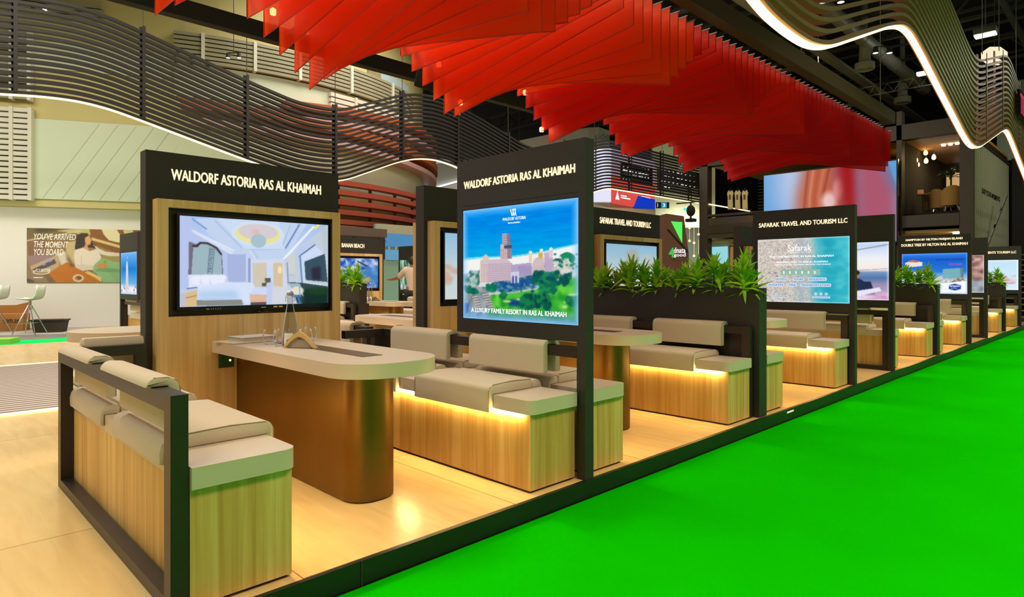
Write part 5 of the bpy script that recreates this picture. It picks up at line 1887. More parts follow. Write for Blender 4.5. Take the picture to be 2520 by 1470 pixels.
M['cream'] = mat('cream_facade_panel', srgb(200, 184, 120), 0.6, noise=0.03, nscale=1)
M['offwhite'] = mat('off_white_facade_panel', srgb(204, 212, 184), 0.55)
M['wallwhite'] = mat('white_booth_wall', srgb(226, 220, 206), 0.6)
M['louvre'] = mat('sand_grey_louvre', srgb(150, 142, 112), 0.5)
M['louvrew'] = mat('white_louvre', srgb(214, 208, 190), 0.5)
M['red'] = mat('coral_red_ring', srgb(186, 82, 62), 0.5)
M['redor'] = mat('rust_orange_ring', srgb(176, 84, 34), 0.5)
M['redlt'] = mat('pink_ring_soffit', srgb(196, 150, 148), 0.5)

pv = thing('curved_pavilion', 'two-storey pale pavilion with louvres and coral rings at left', 'pavilion', (0, 0, 0))
S1 = PR * 1.75
curved('lower_wall', -16, 1.0, -0.1, 3.4, -0.35, 0.0, M['wallwhite'], pv)
curved('upper_wall', -16, S1, 3.05, 11.5, -0.3, 0.35, M['cream'], pv)
curved('drum_wall', 1.0, S1, 3.9, 5.6, -0.2, 0.38, M['offwhite'], pv)


def panel(name, x0, x1, ytop, ybot, m, off=0.37, th=0.03):
    s0, z0 = hit(x0, ytop, off); s1, _ = hit(x1, ytop, off)
    _, zb = hit(x0, ybot, off)
    return curved(name, s0, s1, zb, z0, off, off + th, m, pv)


# diamond-lined white panel
o = panel('white_panel', 82, 700, 292, 489, M['offwhite'])
s0, z1 = hit(82, 292, .4); s1, _ = hit(700, 292, .4); _, z0 = hit(82, 489, .4)
b = MB()
k = s0 + 0.2
while k < s1 - 1.2:
    for dx, sg in ((0, 1),):
        p, q = plan(k, 0.402), plan(k + (z1 - z0) * 0.62, 0.402)
        b.bar((p.x, p.y, z0 + .02), (q.x, q.y, z1 - .02), 0.012, 0.012)
    k += 0.42
b.build('panel_joints', mat('panel_joint', srgb(186, 190, 168), 0.6), pv)
panel('white_panel', 80, 420, 100, 166, M['offwhite'])
panel('white_panel', 430, 810, 155, 236, M['offwhite'])
panel('beige_panel', 905, 935, 170, 240, mat('tan_panel', srgb(150, 132, 90), 0.6))
panel('pale_blue_panel', 936, 1004, 175, 300, mat('pale_blue_panel', srgb(176, 196, 200), 0.5))


def louvres(x0, x1, ytop, ybot, n, m, posts, mp):
    s0, zt = hit(x0, ytop, 0.45); s1, _ = hit(x1, ytop, 0.45); _, zb = hit(x0, ybot, 0.45)
    dzz = (zt - zb) / n
    for i in range(n):
        z = zb + dzz * (i + 0.5)
        curved('louvre_slat', s0, s1, z - dzz * 0.36, z + dzz * 0.36, 0.42, 0.56, m, pv, 0.6)
    for px in posts:
        s, _ = hit(px, ytop, 0.45)
        curved('louvre_post', s - 0.04, s + 0.04, zb, zt, 0.38, 0.60, mp, pv)
    return s0, s1, zb, zt


s0, s1, zb, zt = louvres(428, 1012, 76, 152, 7, M['louvre'], (500, 626, 735, 860, 960), M['louvrew'])
curved('louvre_backing', s0, s1, zb, zt, 0.36, 0.38, mat('dark_louvre_gap', srgb(66, 58, 36), 0.7), pv)
s0, s1, zb, zt = louvres(-60, 82, 258, 490, 17, M['louvrew'], (32, 78), M['louvrew'])
curved('louvre_backing', s0, s1, zb, zt, 0.36, 0.38, mat('grey_louvre_gap', srgb(110, 104, 78), 0.7), pv)
louvres(-60, 78, 60, 240, 9, M['louvre'], (32, 76), M['louvrew'])
louvres(-60, 252, -20, 24, 4, M['louvre'], (32,), M['louvre'])
s0, s1, zb, zt = louvres(810, 1012, 226, 330, 8, M['louvrew'], (870,), M['louvrew'])

# coral rings
sm = lambda px, py, o: hit(px, py, o)
s0, zt = hit(836, 437, 0.75); _, zb = hit(836, 548, 0.75)
zt_, zb_ = 4.12, 2.93
n = 5
for i in range(n):
    z = zb_ + (zt_ - zb_) * i / (n - 1) - (zt_ - zb_) / 8 + 0.13
    curved('coral_ring', 2.0, S1, z - 0.05, z + 0.10, 0.62, 0.95, M['red'], pv, 0.3)
for k in range(9):
    s = 3.2 + k * 1.2
    curved('ring_post', s - 0.03, s + 0.03, zb_ - 0.1, zt_, 0.55, 0.64, mat('ring_post_brown', srgb(110, 60, 48), 0.6) if k == 0 else bpy.data.materials['ring_post_brown'], pv)
curved('ring_soffit', 2.0, S1, zb_ - 0.24, zb_ - 0.10, 0.2, 0.93, M['redlt'], pv, 0.3)


def sloped(sa, za, sb, zb2):
    return lambda s: za + (zb2 - za) * (s - sa) / (sb - sa)


for (xa, ya, xb, yb, th) in ((445, 262, 1020, 388, .34), (700, 262, 1022, 322, .26)):
    sa, za = hit(xa, ya, 0.8); sb, zb3 = hit(xb, yb, 0.8)
    f = sloped(sa, za, sb, zb3)
    curved('coral_band', sa, S1 - 0.5, 0, 0, 0.40, 0.95, M['redor'], pv, 0.3, zf0=lambda s, f=f: f(min(s, sb)) - 0.04, zf1=lambda s, f=f, th=th: f(min(s, sb)) + th * 0.6)
    curved('coral_band', sa + 0.2, S1 - 0.5, 0, 0, 0.30, 0.90, M['redlt'], pv, 0.3, zf0=lambda s, f=f: f(min(s, sb)) - 0.42, zf1=lambda s, f=f: f(min(s, sb)) - 0.26)

# cabin poster on the wall
s0, zt = hit(66, 561, 0.03); s1, _ = hit(366, 566, 0.03); _, zb = hit(66, 696, 0.03)
p0_, p1_ = plan(s0, 0.02), plan(s1, 0.02)
ps = thing('poster', 'wide poster of a woman reclining in a brown aircraft cabin', 'poster', (p0_.x, p0_.y, zb))
rzp = math.atan2(p1_.y - p0_.y, p1_.x - p0_.x)
ps.rotation_euler = (0, 0, rzp)
PWd = (p1_ - p0_).length; PHt = zt - zb
pic_cabin().mesh('print', picture_mat('poster_print', printed=True), ps, PWd, PHt, (0, -0.012, 0), '-Y')
MB().box(0, PWd, -0.010, 0.0, 0, PHt).build('board', M['white'], ps)
WP = mat('white_print', srgb(244, 240, 230), 0.6)
for tx, u, v, uw, vh in (("YOU'VE ARRIVED", .055, .79, .335, .115), ('THE MOMENT', .055, .645, .275, .115), ('YOU BOARD', .055, .505, .235, .115), ('FLY BETTER', .07, .20, .115, .055)):
    o = word(tx, ps, WP, (u * PWd, -0.014, v * PHt), '-Y', uw * PWd, vh * PHt, off=0.01, ext=0.001, shear=0.2)
b = MB()
for a in np.linspace(PI * 0.75, 2.0 * PI, 14):
    a1 = a + PI * 1.25 / 13
    b.bar((PWd * (.115 + .065 * math.cos(a)), -0.014, PHt * (.195 + .04 * math.sin(a))), (PWd * (.115 + .065 * math.cos(a1)), -0.014, PHt * (.195 + .04 * math.sin(a1))), 0.004, 0.016)
b.box(PWd * .052, PWd * .125, -0.015, -0.013, PHt * .085, PHt * .10)
b.build('swoosh', WP, ps)

# raised grey booth floor in front of that wall
b = MB()
pts = [plan(-16, 0), plan(1.0, 0), plan(1.0, 2.3), plan(-16, 2.4)]
b.prism([(p.x, p.y) for p in pts], 'z', -0.12, -0.07)
structure(b.build('trim_8', mat('grey_booth_carpet', srgb(168, 160, 150), 0.9, noise=0.08, nscale=3)))


# bar stools
def make_stool():
    r = thing('bar_stool', 'x', 'stool')
    b = MB()
    prof = [(0.21, 0.80), (0.10, 0.775), (-0.05, 0.77), (-0.17, 0.79), (-0.215, 0.86), (-0.235, 0.98), (-0.245, 1.10)]
    rings = []
    for i, (y, z) in enumerate(prof):
        wd = 0.20 - 0.03 * abs(i - 2) / 4
        rings.append([b.bm.verts.new((wd * k, y, z + 0.035 * k * k)) for k in (-1, -0.6, 0, 0.6, 1)])
    for i in range(len(rings) - 1):
        for j in range(4):
            b.bm.faces.new((rings[i][j], rings[i][j + 1], rings[i + 1][j + 1], rings[i + 1][j]))
    o = b.build('seat_shell', mat('white_plastic_shell', srgb(222, 222, 206), 0.4), r, smooth=True)
    md = o.modifiers.new('thick', 'SOLIDIFY'); md.thickness = 0.018
    MB().tube([(0, 0, 0.60), (0, 0, 0.775)], 0.03, 10).build('column', M['chrome'], r, auto=True)
    for sx in (-1, 1):
        for sy in (-1, 1):
            MB().tube([(sx * 0.02, sy * 0.02, 0.66), (sx * 0.24, sy * 0.24, 0.0)], 0.012, 8).build('leg', M['chrome'], r, auto=True)
    b = MB()
    c4 = [(-0.155, -0.155, 0.25), (0.155, -0.155, 0.25), (0.155, 0.155, 0.25), (-0.155, 0.155, 0.25)]
    for i in range(4): b.bar(c4[i], c4[(i + 1) % 4], 0.016)
    b.build('footrest', M['chrome'], r)
    return r


q = at(74, 822, z=-0.07)
o = place('stool', make_stool, (q.x, q.y, -0.07), 1, 1, 'white bar stool with chrome legs under the cabin poster', 'stool', 'white bar stools'); o.rotation_euler = (0, 0, 2.5)
q = at(-14, 820, z=-0.07)
o = place('stool', make_stool, (q.x, q.y, -0.07), 1, 1, 'white bar stool cut by the left edge of the photo', 'stool', 'white bar stools'); o.rotation_euler = (0, 0, 2.5)
q = at(26, 814, z=-0.07)
bx_ = thing('cardboard_box', 'open brown cardboard box behind the bar stools', 'box', (q.x, q.y, -0.07), rzp)
MB().box(-0.33, 0.33, -0.22, 0.22, 0, 0.42).build('box_body', mat('brown_cardboard', srgb(176, 120, 56), 0.8), bx_)
MB().bar((-0.33, 0.24, 0.42), (0.33, 0.30, 0.60), 0.02, 0.2).box(-0.34, 0.30, 0.21, 0.225, 0.42, 0.62).build('flap', mat('brown_cardboard_flap', srgb(160, 106, 44), 0.8), bx_)
word('.com.ae', bx_, M['bezel'], (-0.1, -0.223, 0.2), '-Y', 0.36, 0.09, ext=0.001)
bx_ = thing('cardboard_box', 'smaller tan cardboard box behind the white bar stool', 'box', (q.x + .15, q.y + .75, -0.07), rzp)
MB().box(-0.25, 0.25, -0.2, 0.2, 0, 0.26).build('box_body', mat('tan_cardboard', srgb(206, 160, 104), 0.8), bx_)
MB().box(-0.25, 0.25, -0.21, -0.2, 0.22, 0.27).build('flap', bpy.data.materials['tan_cardboard'], bx_)
q = at(124, 817, z=-0.07)
cr = thing('crate', 'dark open crate against the white wall', 'crate', (q.x, q.y, -0.07), rzp)
MB().prism([(-0.28, 0), (0.28, 0), (0.33, 0.27), (-0.33, 0.27)], 'y', -0.19, 0.19).build('crate_body', mat('dark_brown_crate', srgb(56, 44, 26), 0.7), cr)
MB().box(-0.36, 0.36, -0.21, 0.21, 0.27, 0.30).build('rim', mat('black_crate_rim', srgb(36, 30, 20), 0.6), cr)
q = at(15, 845, z=-0.1)
tag(MB().box(-0.7, 0.15, -0.25, 0.25, 0, 0.10).build('green_kerb', mat('light_green_board', srgb(140, 190, 70), 0.6)), 'low pale green block on the floor at the left edge', 'block')
o = bpy.data.objects['green_kerb']; o.location = (q.x, q.y, -0.10); o.rotation_euler = (0, 0, rzp)

# ------------------------------------------------------------------ person behind the far booths
def person(loc, rz, label):
    r = thing('person', label, 'person', loc, rz)
    J = {'pel': (0, 0, .92), 'wai': (0, 0, 1.05), 'che': (0, .01, 1.27), 'nek': (0, .0, 1.44), 'hed': (0, .02, 1.53), 'top': (0, .03, 1.64),
         'sl': (-.17, 0, 1.39), 'el': (-.36, .12, 1.22), 'wl': (-.56, .26, 1.19), 'hl': (-.63, .30, 1.19), 'sr': (.17, 0, 1.39), 'er': (.24, .02, 1.13), 'wr': (.22, .16, .94), 'hr': (.21, .21, .89),
         'hpl': (-.09, 0, .88), 'kl': (-.10, .02, .48), 'al': (-.11, -.02, .08), 'tl': (-.12, .13, .03), 'hpr': (.09, 0, .88), 'kr': (.11, .03, .48), 'ar': (.12, 0, .08), 'tr': (.13, .15, .03)}
    R = {'pel': .135, 'wai': .125, 'che': .145, 'nek': .055, 'hed': .085, 'top': .07, 'sl': .07, 'el': .046, 'wl': .03, 'hl': .032, 'sr': .07, 'er': .046, 'wr': .03, 'hr': .032,
         'hpl': .095, 'kl': .06, 'al': .04, 'tl': .035, 'hpr': .095, 'kr': .06, 'ar': .04, 'tr': .035}
    E = [('pel', 'wai'), ('wai', 'che'), ('che', 'nek'), ('nek', 'hed'), ('hed', 'top'), ('che', 'sl'), ('sl', 'el'), ('el', 'wl'), ('wl', 'hl'), ('che', 'sr'), ('sr', 'er'), ('er', 'wr'), ('wr', 'hr'),
         ('pel', 'hpl'), ('hpl', 'kl'), ('kl', 'al'), ('al', 'tl'), ('pel', 'hpr'), ('hpr', 'kr'), ('kr', 'ar'), ('ar', 'tr')]

    def skin(name, keys, edges, m, grow=0.0, parent=r, extra=None):
        idx = {k: i for i, k in enumerate(keys)}
        me = bpy.data.meshes.new(name)
        me.from_pydata([J[k] for k in keys], [(idx[a], idx[b_]) for a, b_ in edges], [])
        o = link_mesh(name, me, parent)
        me.materials.append(m)
        md = o.modifiers.new('skin', 'SKIN'); md.use_smooth_shade = True
        for i, k in enumerate(keys):
            v = me.skin_vertices[0].data[i]
            v.radius = (R[k] + grow, (R[k] + grow) * (0.78 if k in ('che', 'wai', 'pel') else 1))
            v.use_root = (i == 0)
        sb = o.modifiers.new('sub', 'SUBSURF'); sb.levels = 2; sb.render_levels = 2
        return o
    # hands: short finger chains
    for s, h in (('l', 'hl'), ('r', 'hr')):
        base = Vector(J[h]); d = (base - Vector(J['w' + s])).normalized(); side = d.cross(Vector((0, 0, 1))).normalized(); u = side.cross(d)
        for k in range(5):
            a, b_ = 'f%s%da' % (s, k), 'f%s%db' % (s, k)
            if k == 4:
                p1 = base + side * 0.035 - u * 0.01; p2 = p1 + d * 0.03 + side * 0.02
            else:
                o_ = side * (0.022 - 0.015 * k)
                p1 = base + o_ + d * 0.04; p2 = p1 + d * (0.035, .04, .037, .028)[k] - u * 0.018
            J[a], J[b_] = tuple(p1), tuple(p2); R[a], R[b_] = .009, .008
            E.append((h, a)); E.append((a, b_))
    sk_ = mat('warm_skin', srgb(176, 116, 84), 0.55)
    skin('body', list(J), E, sk_)
    skin('shirt', ['wai', 'che', 'nek', 'sl', 'el', 'sr', 'er', 'pel'], [('wai', 'che'), ('wai', 'pel'), ('che', 'sl'), ('sl', 'el'), ('che', 'sr'), ('sr', 'er')], mat('pale_pink_shirt', srgb(232, 206, 188), 0.8), 0.02)
    skin('trousers', ['pel', 'hpl', 'kl', 'al', 'hpr', 'kr', 'ar'], [('pel', 'hpl'), ('hpl', 'kl'), ('kl', 'al'), ('pel', 'hpr'), ('hpr', 'kr'), ('kr', 'ar')], mat('black_trousers', srgb(28, 26, 28), 0.8), 0.022)
    MB().ball((0, -.005, 1.60), .098, 3, (1, 1.08, 1.05)).build('hair', mat('dark_brown_hair', srgb(40, 26, 18), 0.6), r, smooth=True)
    fc = MB().ball((0, .075, 1.565), .062, 3, (1, .8, 1.35)).ball((0, .135, 1.56), .014, 2, (1, 1.2, 1.5)).build('face', sk_, r, smooth=True)
    b = MB()
    for s in (-1, 1): b.ball((s * .025, .121, 1.585), .008, 2)
    b.build('eye', M['bezel'], fc, smooth=True)
    MB().ball((0, .122, 1.525), .014, 2, (1.3, .4, .4)).build('mouth', mat('lips', srgb(150, 70, 66), 0.5), fc, smooth=True)
    return r


q = at(1016, 700, X=-11.5)
person((q.x, q.y, 0.0), 0.7, 'person in a pale pink shirt standing in the gap, left arm stretched out')

# ------------------------------------------------------------------ behind the beach club booth: brown planter roof, blue booth
t = thing('brown_fascia', 'brown beam with dark foliage above the beach club header', 'fascia', (-14.2, 9.6, 0))
o = MB().box(0, 0.3, -3.2, -0.36, 2.27, 2.48).build('fascia_beam', mat('mauve_brown_beam', srgb(96, 78, 68), 0.6), t)
MB().box(0.05, 0.3, -3.2, -0.42, 1.7, 2.27).build('shadow_board', M['black'], t)  # dark board stands in for the shade below the beam
b = MB(); rr = random.Random(5)
for k in range(90):
    leaf(b, (0.32, rr.uniform(-3.1, -0.5), rr.uniform(2.08, 2.2)), (rr.uniform(.1, 1), rr.uniform(-1, 1), rr.uniform(-.6, .8)), rr.uniform(.1, .2), .05, .5, rr)
tag(b.build('foliage', M['leafdark'], t, norm=False), kind='stuff')
for y_ in (-3.15, -0.5): MB().box(.05, .15, y_, y_ + .08, 0, 1.7).build('fascia_post', M['black'], t)
t = thing('blue_booth', 'glassy booth with pale blue panels beyond the beach club television', 'booth', (-17.0, 14.2, 0))
MB().box(0, 0.1, -3.4, 0.2, -0.1, 2.9).build('wall_panel', mat('pale_aqua_panel', srgb(150, 176, 176), 0.5), t)
MB().box(0.1, 0.14, -3.4, 0.2, 2.22, 2.62).build('blue_panel', emis('blue_panel_print', srgb(90, 150, 200), 0.8), t)
MB().box(0.1, 0.14, -3.4, 0.2, 1.8, 2.12).build('blue_panel', emis('blue_panel_print2', srgb(110, 170, 205), 0.8), t)
b = MB()
for k in range(13): b.box(0.142, 0.15, -3.2 + k * 0.25, -3.14 + k * 0.25, 2.12, 2.22)
b.build('white_script', M['white'], t)
MB().box(0.1, 0.25, -3.4, 0.2, 2.62, 2.9).build('top_rail', M['white'], t)
t = thing('mannequin_plant', 'dark leafy plant in a tan pot left of the palm tree lightbox', 'potted plant', (-14.6, 8.9, 0))
MB().lathe([(.001, 0), (.13, 0), (.17, .7), (.001, .7)], 16).build('pot', mat('tan_pot', srgb(150, 120, 80), .6), t, auto=True)
b = MB()
for k in range(70):
    a = rr.uniform(0, 6.28); e = rr.uniform(-.2, 1.4)
    leaf(b, (0.05 * math.cos(a), .05 * math.sin(a), rr.uniform(.7, 1.25)), (math.cos(a) * math.cos(e), math.sin(a) * math.cos(e), math.sin(e)), .3, .05, .4, rr)
b.build('foliage', M['leafdark'], t, norm=False)

# white hall wing with cold light bars behind the ribbon (right of the drum)
t = thing('white_fascia', 'white lit fascia beam under the slatted ribbon, right of the drum', 'fascia', (0, 0, 0))
p, q = at_f(1012, 476, 30), at_f(1300, 430, 30)
P3 = [at_f(1015, 478, 30), at_f(1230, 418, 34), at_f(1230, 380, 34), at_f(1015, 412, 30)]
b = MB()
d_ = Vector((-0.5, 0.3, 0))
v0 = [b.bm.verts.new(p) for p in P3]; v1 = [b.bm.verts.new(p + d_) for p in P3]
b.bm.faces.new(v0); b.bm.faces.new(v1[::-1])
for i in range(4): b.bm.faces.new((v0[i], v1[i], v1[(i + 1) % 4], v0[(i + 1) % 4]))
b.build('fascia_board', mat('white_lit_board', srgb(206, 206, 198), .5), t)
MB().bar(P3[0] + Vector((.1, -.1, -.02)), P3[1] + Vector((.1, -.1, -.02)), 0.08).build('edge_light', emis('cool_white_edge', (1, 1, 1, 1), 1.3), t)
t = thing('light_bars', 'four cold white light bars above the second television wall', 'lamp', (0, 0, 0))
for k in range(5):
    MB().bar(at_f(1012, 466 + k * 12.5, 27), at_f(1052, 471 + k * 12.5, 27), .07).build('light_bar', emis('cool_white_bar', (.93, .96, 1, 1), 1.5) if k == 0 else bpy.data.materials['cool_white_bar'], t)
p = at_f(1030, 500, 29)

# pale wall filling the far left middle distance (behind blue booth / drum)
tag(MB().box(-26, -15.6, 24.0, 24.3, -0.1, 4.0).build('booth_wall', mat('pale_green_booth_wall', srgb(176, 186, 160), .6)), 'pale wall of a far booth behind the blue booth', 'wall')

# ------------------------------------------------------------------ middle: white sign band, led screen wall, hanging number sign
t = thing('white_sign_band', 'white curved sign band with dark lettering above the resort lightbox', 'sign', (0, 0, 0))
F = 29.0
A_, B_, C_ = at_f(1278, 352, F - 2), at_f(1455, 322, F), at_f(1500, 316, F - 3.5)
zb0, zt0 = 7.0, 8.4
b = MB()
top = [at_f(1278, 346, 30), at_f(1380, 325, 30), at_f(1448, 314, 30), at_f(1474, 313, 29.5), at_f(1500, 322, 28.5)]
bot = [at_f(1278, 412, 30), at_f(1380, 400, 30), at_f(1448, 380, 30), at_f(1474, 370, 29.5), at_f(1500, 366, 28.5)]
v = [[b.bm.verts.new(p) for p in top], [b.bm.verts.new(p) for p in bot], [b.bm.verts.new(p + Vector((-.2, .2, 0))) for p in top], [b.bm.verts.new(p + Vector((-.2, .2, 0))) for p in bot]]
for i in range(4):
    b.bm.faces.new((v[0][i], v[1][i], v[1][i + 1], v[0][i + 1])); b.bm.faces.new((v[2][i], v[2][i + 1], v[3][i + 1], v[3][i]))
    b.bm.faces.new((v[0][i], v[0][i + 1], v[2][i + 1], v[2][i])); b.bm.faces.new((v[1][i], v[3][i], v[3][i + 1], v[1][i + 1]))
b.build('sign_band', mat('grey_white_band', srgb(186, 180, 162), .6), t)
for p_ in (top[0], top[1], top[3]): MB().tube([tuple(p_ + Vector((-.1, .1, 0))), (p_.x - .1, p_.y + .1, 12)], .015, 5).build('hanger', M['steel'], t)
dkb = mat('dark_teal_letters', srgb(30, 60, 76), .5)
q = at_f(1462, 343, 29.2)
o = word('side', t, dkb, (q.x, q.y, q.z), TH - 0.35, None, 0.30); o.location = at_f(1463, 345, 28.6)
o = word('by your', t, dkb, (0, 0, 0), TH + 0.05, 1.05, 0.26); o.location = at_f(1388, 356, 29.6)

# led wall box with its own slatted ribbon bend
p0_, p1_ = at_f(1462, 500, 24.5), at_f(1504, 470, 24.5)
t = thing('led_wall', 'white and red led wall box behind the slats, right of the resort lightbox', 'led wall', (0, 0, 0))
f1, f2 = 24.0, 26.5
def wallquad(name, pts, m, back=(-.25, .25, 0)):
    b = MB(); bk_ = Vector(back)
    v0 = [b.bm.verts.new(p) for p in pts]; v1 = [b.bm.verts.new(p + bk_) for p in pts]
    b.bm.faces.new(v0); b.bm.faces.new(v1[::-1])
    n_ = len(pts)
    for i in range(n_): b.bm.faces.new((v0[i], v1[i], v1[(i + 1) % n_], v0[(i + 1) % n_]))
    return b.build(name, m, t)
c_t, c_m, c_b = at_f(1504, 368, f1), at_f(1504, 470, f1), at_f(1504, 497, f1)
zt_c = c_t.z
l0 = at_f(1440, 360, f1 + .3)
def col(px, f, z): 
    p = at_f(px, 500, f); return Vector((p.x, p.y, z))
zA, zB, zC = at_f(1504, 366, f1).z, at_f(1504, 467, f1).z, at_f(1504, 497, f1).z
wallquad('white_screen', [col(1440, f1 + .1, zC), col(1504, f1, zC), col(1504, f1, zA), col(1440, f1 + .1, zA)], emis('white_screen', srgb(226, 226, 246), 1.0))
wallquad('side_screen', [col(1504, f1, zB), col(1612, f2, zB), col(1612, f2, zA), col(1504, f1, zA)], emis('lilac_screen', srgb(190, 170, 190), .8))
wallquad('red_screen', [col(1504, f1 - .02, zB), col(1612, f2 - .02, zB), col(1612, f2 - .02, zB + .55), col(1504, f1 - .02, zB + .55)], emis('orange_red_screen', srgb(236, 76, 50), .9))
wallquad('red_advert', [col(1504, f1 - .02, zC), col(1560, f1 + 1.25, zC - .02), col(1570, f1 + 1.4, zB - .04), col(1504, f1 - .02, zB)], emis('coral_advert', srgb(226, 84, 76), .9))
wallquad('blue_advert', [col(1560, f1 + 1.25, zC - .02), col(1612, f2 - .02, zC - .02), col(1612, f2 - .02, zB - .06), col(1570, f1 + 1.4, zB - .04)], emis('blue_advert', srgb(20, 60, 200), .9))
wallquad('lower_fascia', [col(1440, f1 + .1, zC - .28), col(1504, f1, zC - .28), col(1613, f2, zC - .28), col(1613, f2, zC), col(1504, f1, zC), col(1440, f1 + .1, zC)], mat('greige_fascia', srgb(186, 176, 156), .6))
dirw = (col(1612, f2, 0) - col(1504, f1, 0)); ang = math.atan2(dirw.y, dirw.x)
for tx, px, fz, wd, hh_, m_ in (('The best in travel', 1530, 0.24, .62, .06, WG), ('made for you', 1530, 0.14, .55, .045, WG), ('Your journey begins', 1588, .30, .42, .05, WG), ('with one simple step', 1586, .22, .44, .045, WG)):
    pass
b = MB()
q = col(1513, f1 + .2, zC + .12)
u_ = dirw.normalized()
n_out = Vector((u_.y, -u_.x, 0)) * 0.03
b.bm.faces.new([b.bm.verts.new(x) for x in (q + n_out, q + u_ * .28 + n_out, q + u_ * .14 + n_out + Vector((0, 0, .34)))])
for k, (a, z_) in enumerate([(.38, .20), (.38, .12)]):
    s_ = q + u_ * a + n_out + Vector((0, 0, z_ - .04)); e_ = q + u_ * (a + .75 - k * .05) + n_out + Vector((0, 0, z_ - .04))
    b.bm.faces.new([b.bm.verts.new(x) for x in (s_, e_, e_ + Vector((0, 0, .05)), s_ + Vector((0, 0, .05)))])
q = col(1576, f1 + 1.75, zC + .28)
for k, (a, z_, l_) in enumerate([(.0, .12, .75), (.0, .02, .85)]):
    s_ = q + u_ * a + n_out + Vector((0, 0, z_)); e_ = s_ + u_ * l_
    b.bm.faces.new([b.bm.verts.new(x) for x in (s_, e_, e_ + Vector((0, 0, .05)), s_ + Vector((0, 0, .05)))])
b.build('advert_lines', WG, t)
b = MB(); s_ = q + u_ * .12 + n_out + Vector((0, 0, -.16)); e_ = s_ + u_ * .5
b.bm.faces.new([b.bm.verts.new(x) for x in (s_, e_, e_ + Vector((0, 0, .09)), s_ + Vector((0, 0, .09)))])
b.build('pink_button', PINKG, t)

# pale wall and dark boards with glowing dashes imitating ceiling light reflections behind the far slats
t = thing('far_pale_wall', 'pale wall seen in strips through the far slats, right of the led wall', 'booth wall', (0, 0, 0))
wallquad('wall_panel', [at_f(1606, 560, 31), at_f(1760, 560, 31), at_f(1760, 350, 31), at_f(1606, 330, 31)], mat('pale_straw_wall', srgb(214, 214, 170), .6))
for k, (x0, x1, y0, y1, f_) in enumerate(((1527, 1606, 402, 444, 23.9), (1618, 1722, 412, 468, 26.6))):
    t = thing('dotted_board', ['dark board with rows of small lights in front of the led wall', 'dark board with rows of small lights right of the led wall'][k], 'board', (0, 0, 0))
    sl = 0.165 * (x1 - x0)
    u1 = f_ + (x1 - x0) * .02
    wallquad('board', [at_f(x0, y1, f_), at_f(x1, y1 + sl, u1), at_f(x1, y0 + sl, u1), at_f(x0, y0, f_)], M['ceil'], (-.05, .05, 0))
    dl = bpy.data.materials.get('dash_light') or emis('dash_light', (1, .96, .92, 1), 1.0)
    rr = random.Random(9 + k)
    for i_ in range(30):
        cxx, cyy = x0 + 6 + (i_ % 9) * (x1 - x0 - 10) / 9, y0 + 6 + (i_ // 9) * (y1 - y0) / 4.2
        cyy += (cxx - x0) * .165
        w_ = rr.choice([2, 3, 6])
        MB().bar(at_f(cxx, cyy, f_ - .12 + (cxx - x0) * .02), at_f(cxx + w_, cyy + w_ * .16, f_ - .12 + (cxx - x0) * .02), .045).build('small_light', dl, t)
area('booth_wall_lamp', tuple(at_f(1660, 470, 27) + Vector((0, 0, 1.5))), 1.5, 26, (1, .96, .8), (0.9, 0, TH), sy=1.5)  # added fill light for the far pale wall

t = thing('number_sign', 'hanging dark blue sign with a pale number three', 'sign', tuple(at_f(1614, 513, 25)), TH)
MB().box(0, 0.52, -.03, .03, 0, 0.24).build('board', M['bezel'], t)
MB().box(.20, .42, -.034, -.03, .01, .23).build('blue_square', emis('blue_sign', srgb(30, 150, 200), .9), t)
word('3', t, WG, (.26, -.036, .05), 0.0, .10, .14)
word('3', t, WG, (.04, -.036, .05), 0.0, .035, .14)

# tilted brown wall with green triangle and logo
t = thing('brown_angular_wall', 'brown angular booth wall with a bright green triangle', 'booth wall', (0, 0, 0))
f0 = 19.5
def bp(px, py, f=f0): return at_f(px, py, f)
def slab(name, pts, m, th=.25, f=f0):
    b = MB(); P_ = [bp(x, y, f) for x, y in pts]; bk_ = Vector((-SI, CO, 0)) * th
    v0 = [b.bm.verts.new(p) for p in P_]; v1 = [b.bm.verts.new(p + bk_) for p in P_]
    b.bm.faces.new(v0); b.bm.faces.new(v1[::-1])
    for i in range(len(P_)): b.bm.faces.new((v0[i], v1[i], v1[(i + 1) % len(P_)], v0[(i + 1) % len(P_)]))
    return b.build(name, m, t)
slab('wall_face', [(1628, 720), (1628, 529), (1640, 526), (1683, 532), (1695, 625), (1697, 720)], mat('cocoa_brown_wall', srgb(92, 62, 46), .6), .4)
slab('groove', [(1642, 566), (1645, 564), (1693, 618), (1692, 622)], M['bezel'], .02, f0 - .03)
slab('green_triangle', [(1652, 545), (1679, 547), (1679, 598)], emis('green_light', srgb(90, 230, 90), 1.1), .03, f0 - .06)
o = word('dnata', t, WG, bp(1658, 623, f0 - .1), TH, .36, .17, off=.01)
o = word('good', t, WG, bp(1658, 634, f0 - .1) , TH, .36, .13, off=.01); 
o = word('4', t, emis('green_print', srgb(80, 190, 80), 1.0), bp(1646, 634, f0 - .1), TH, .16, .30, off=.03)

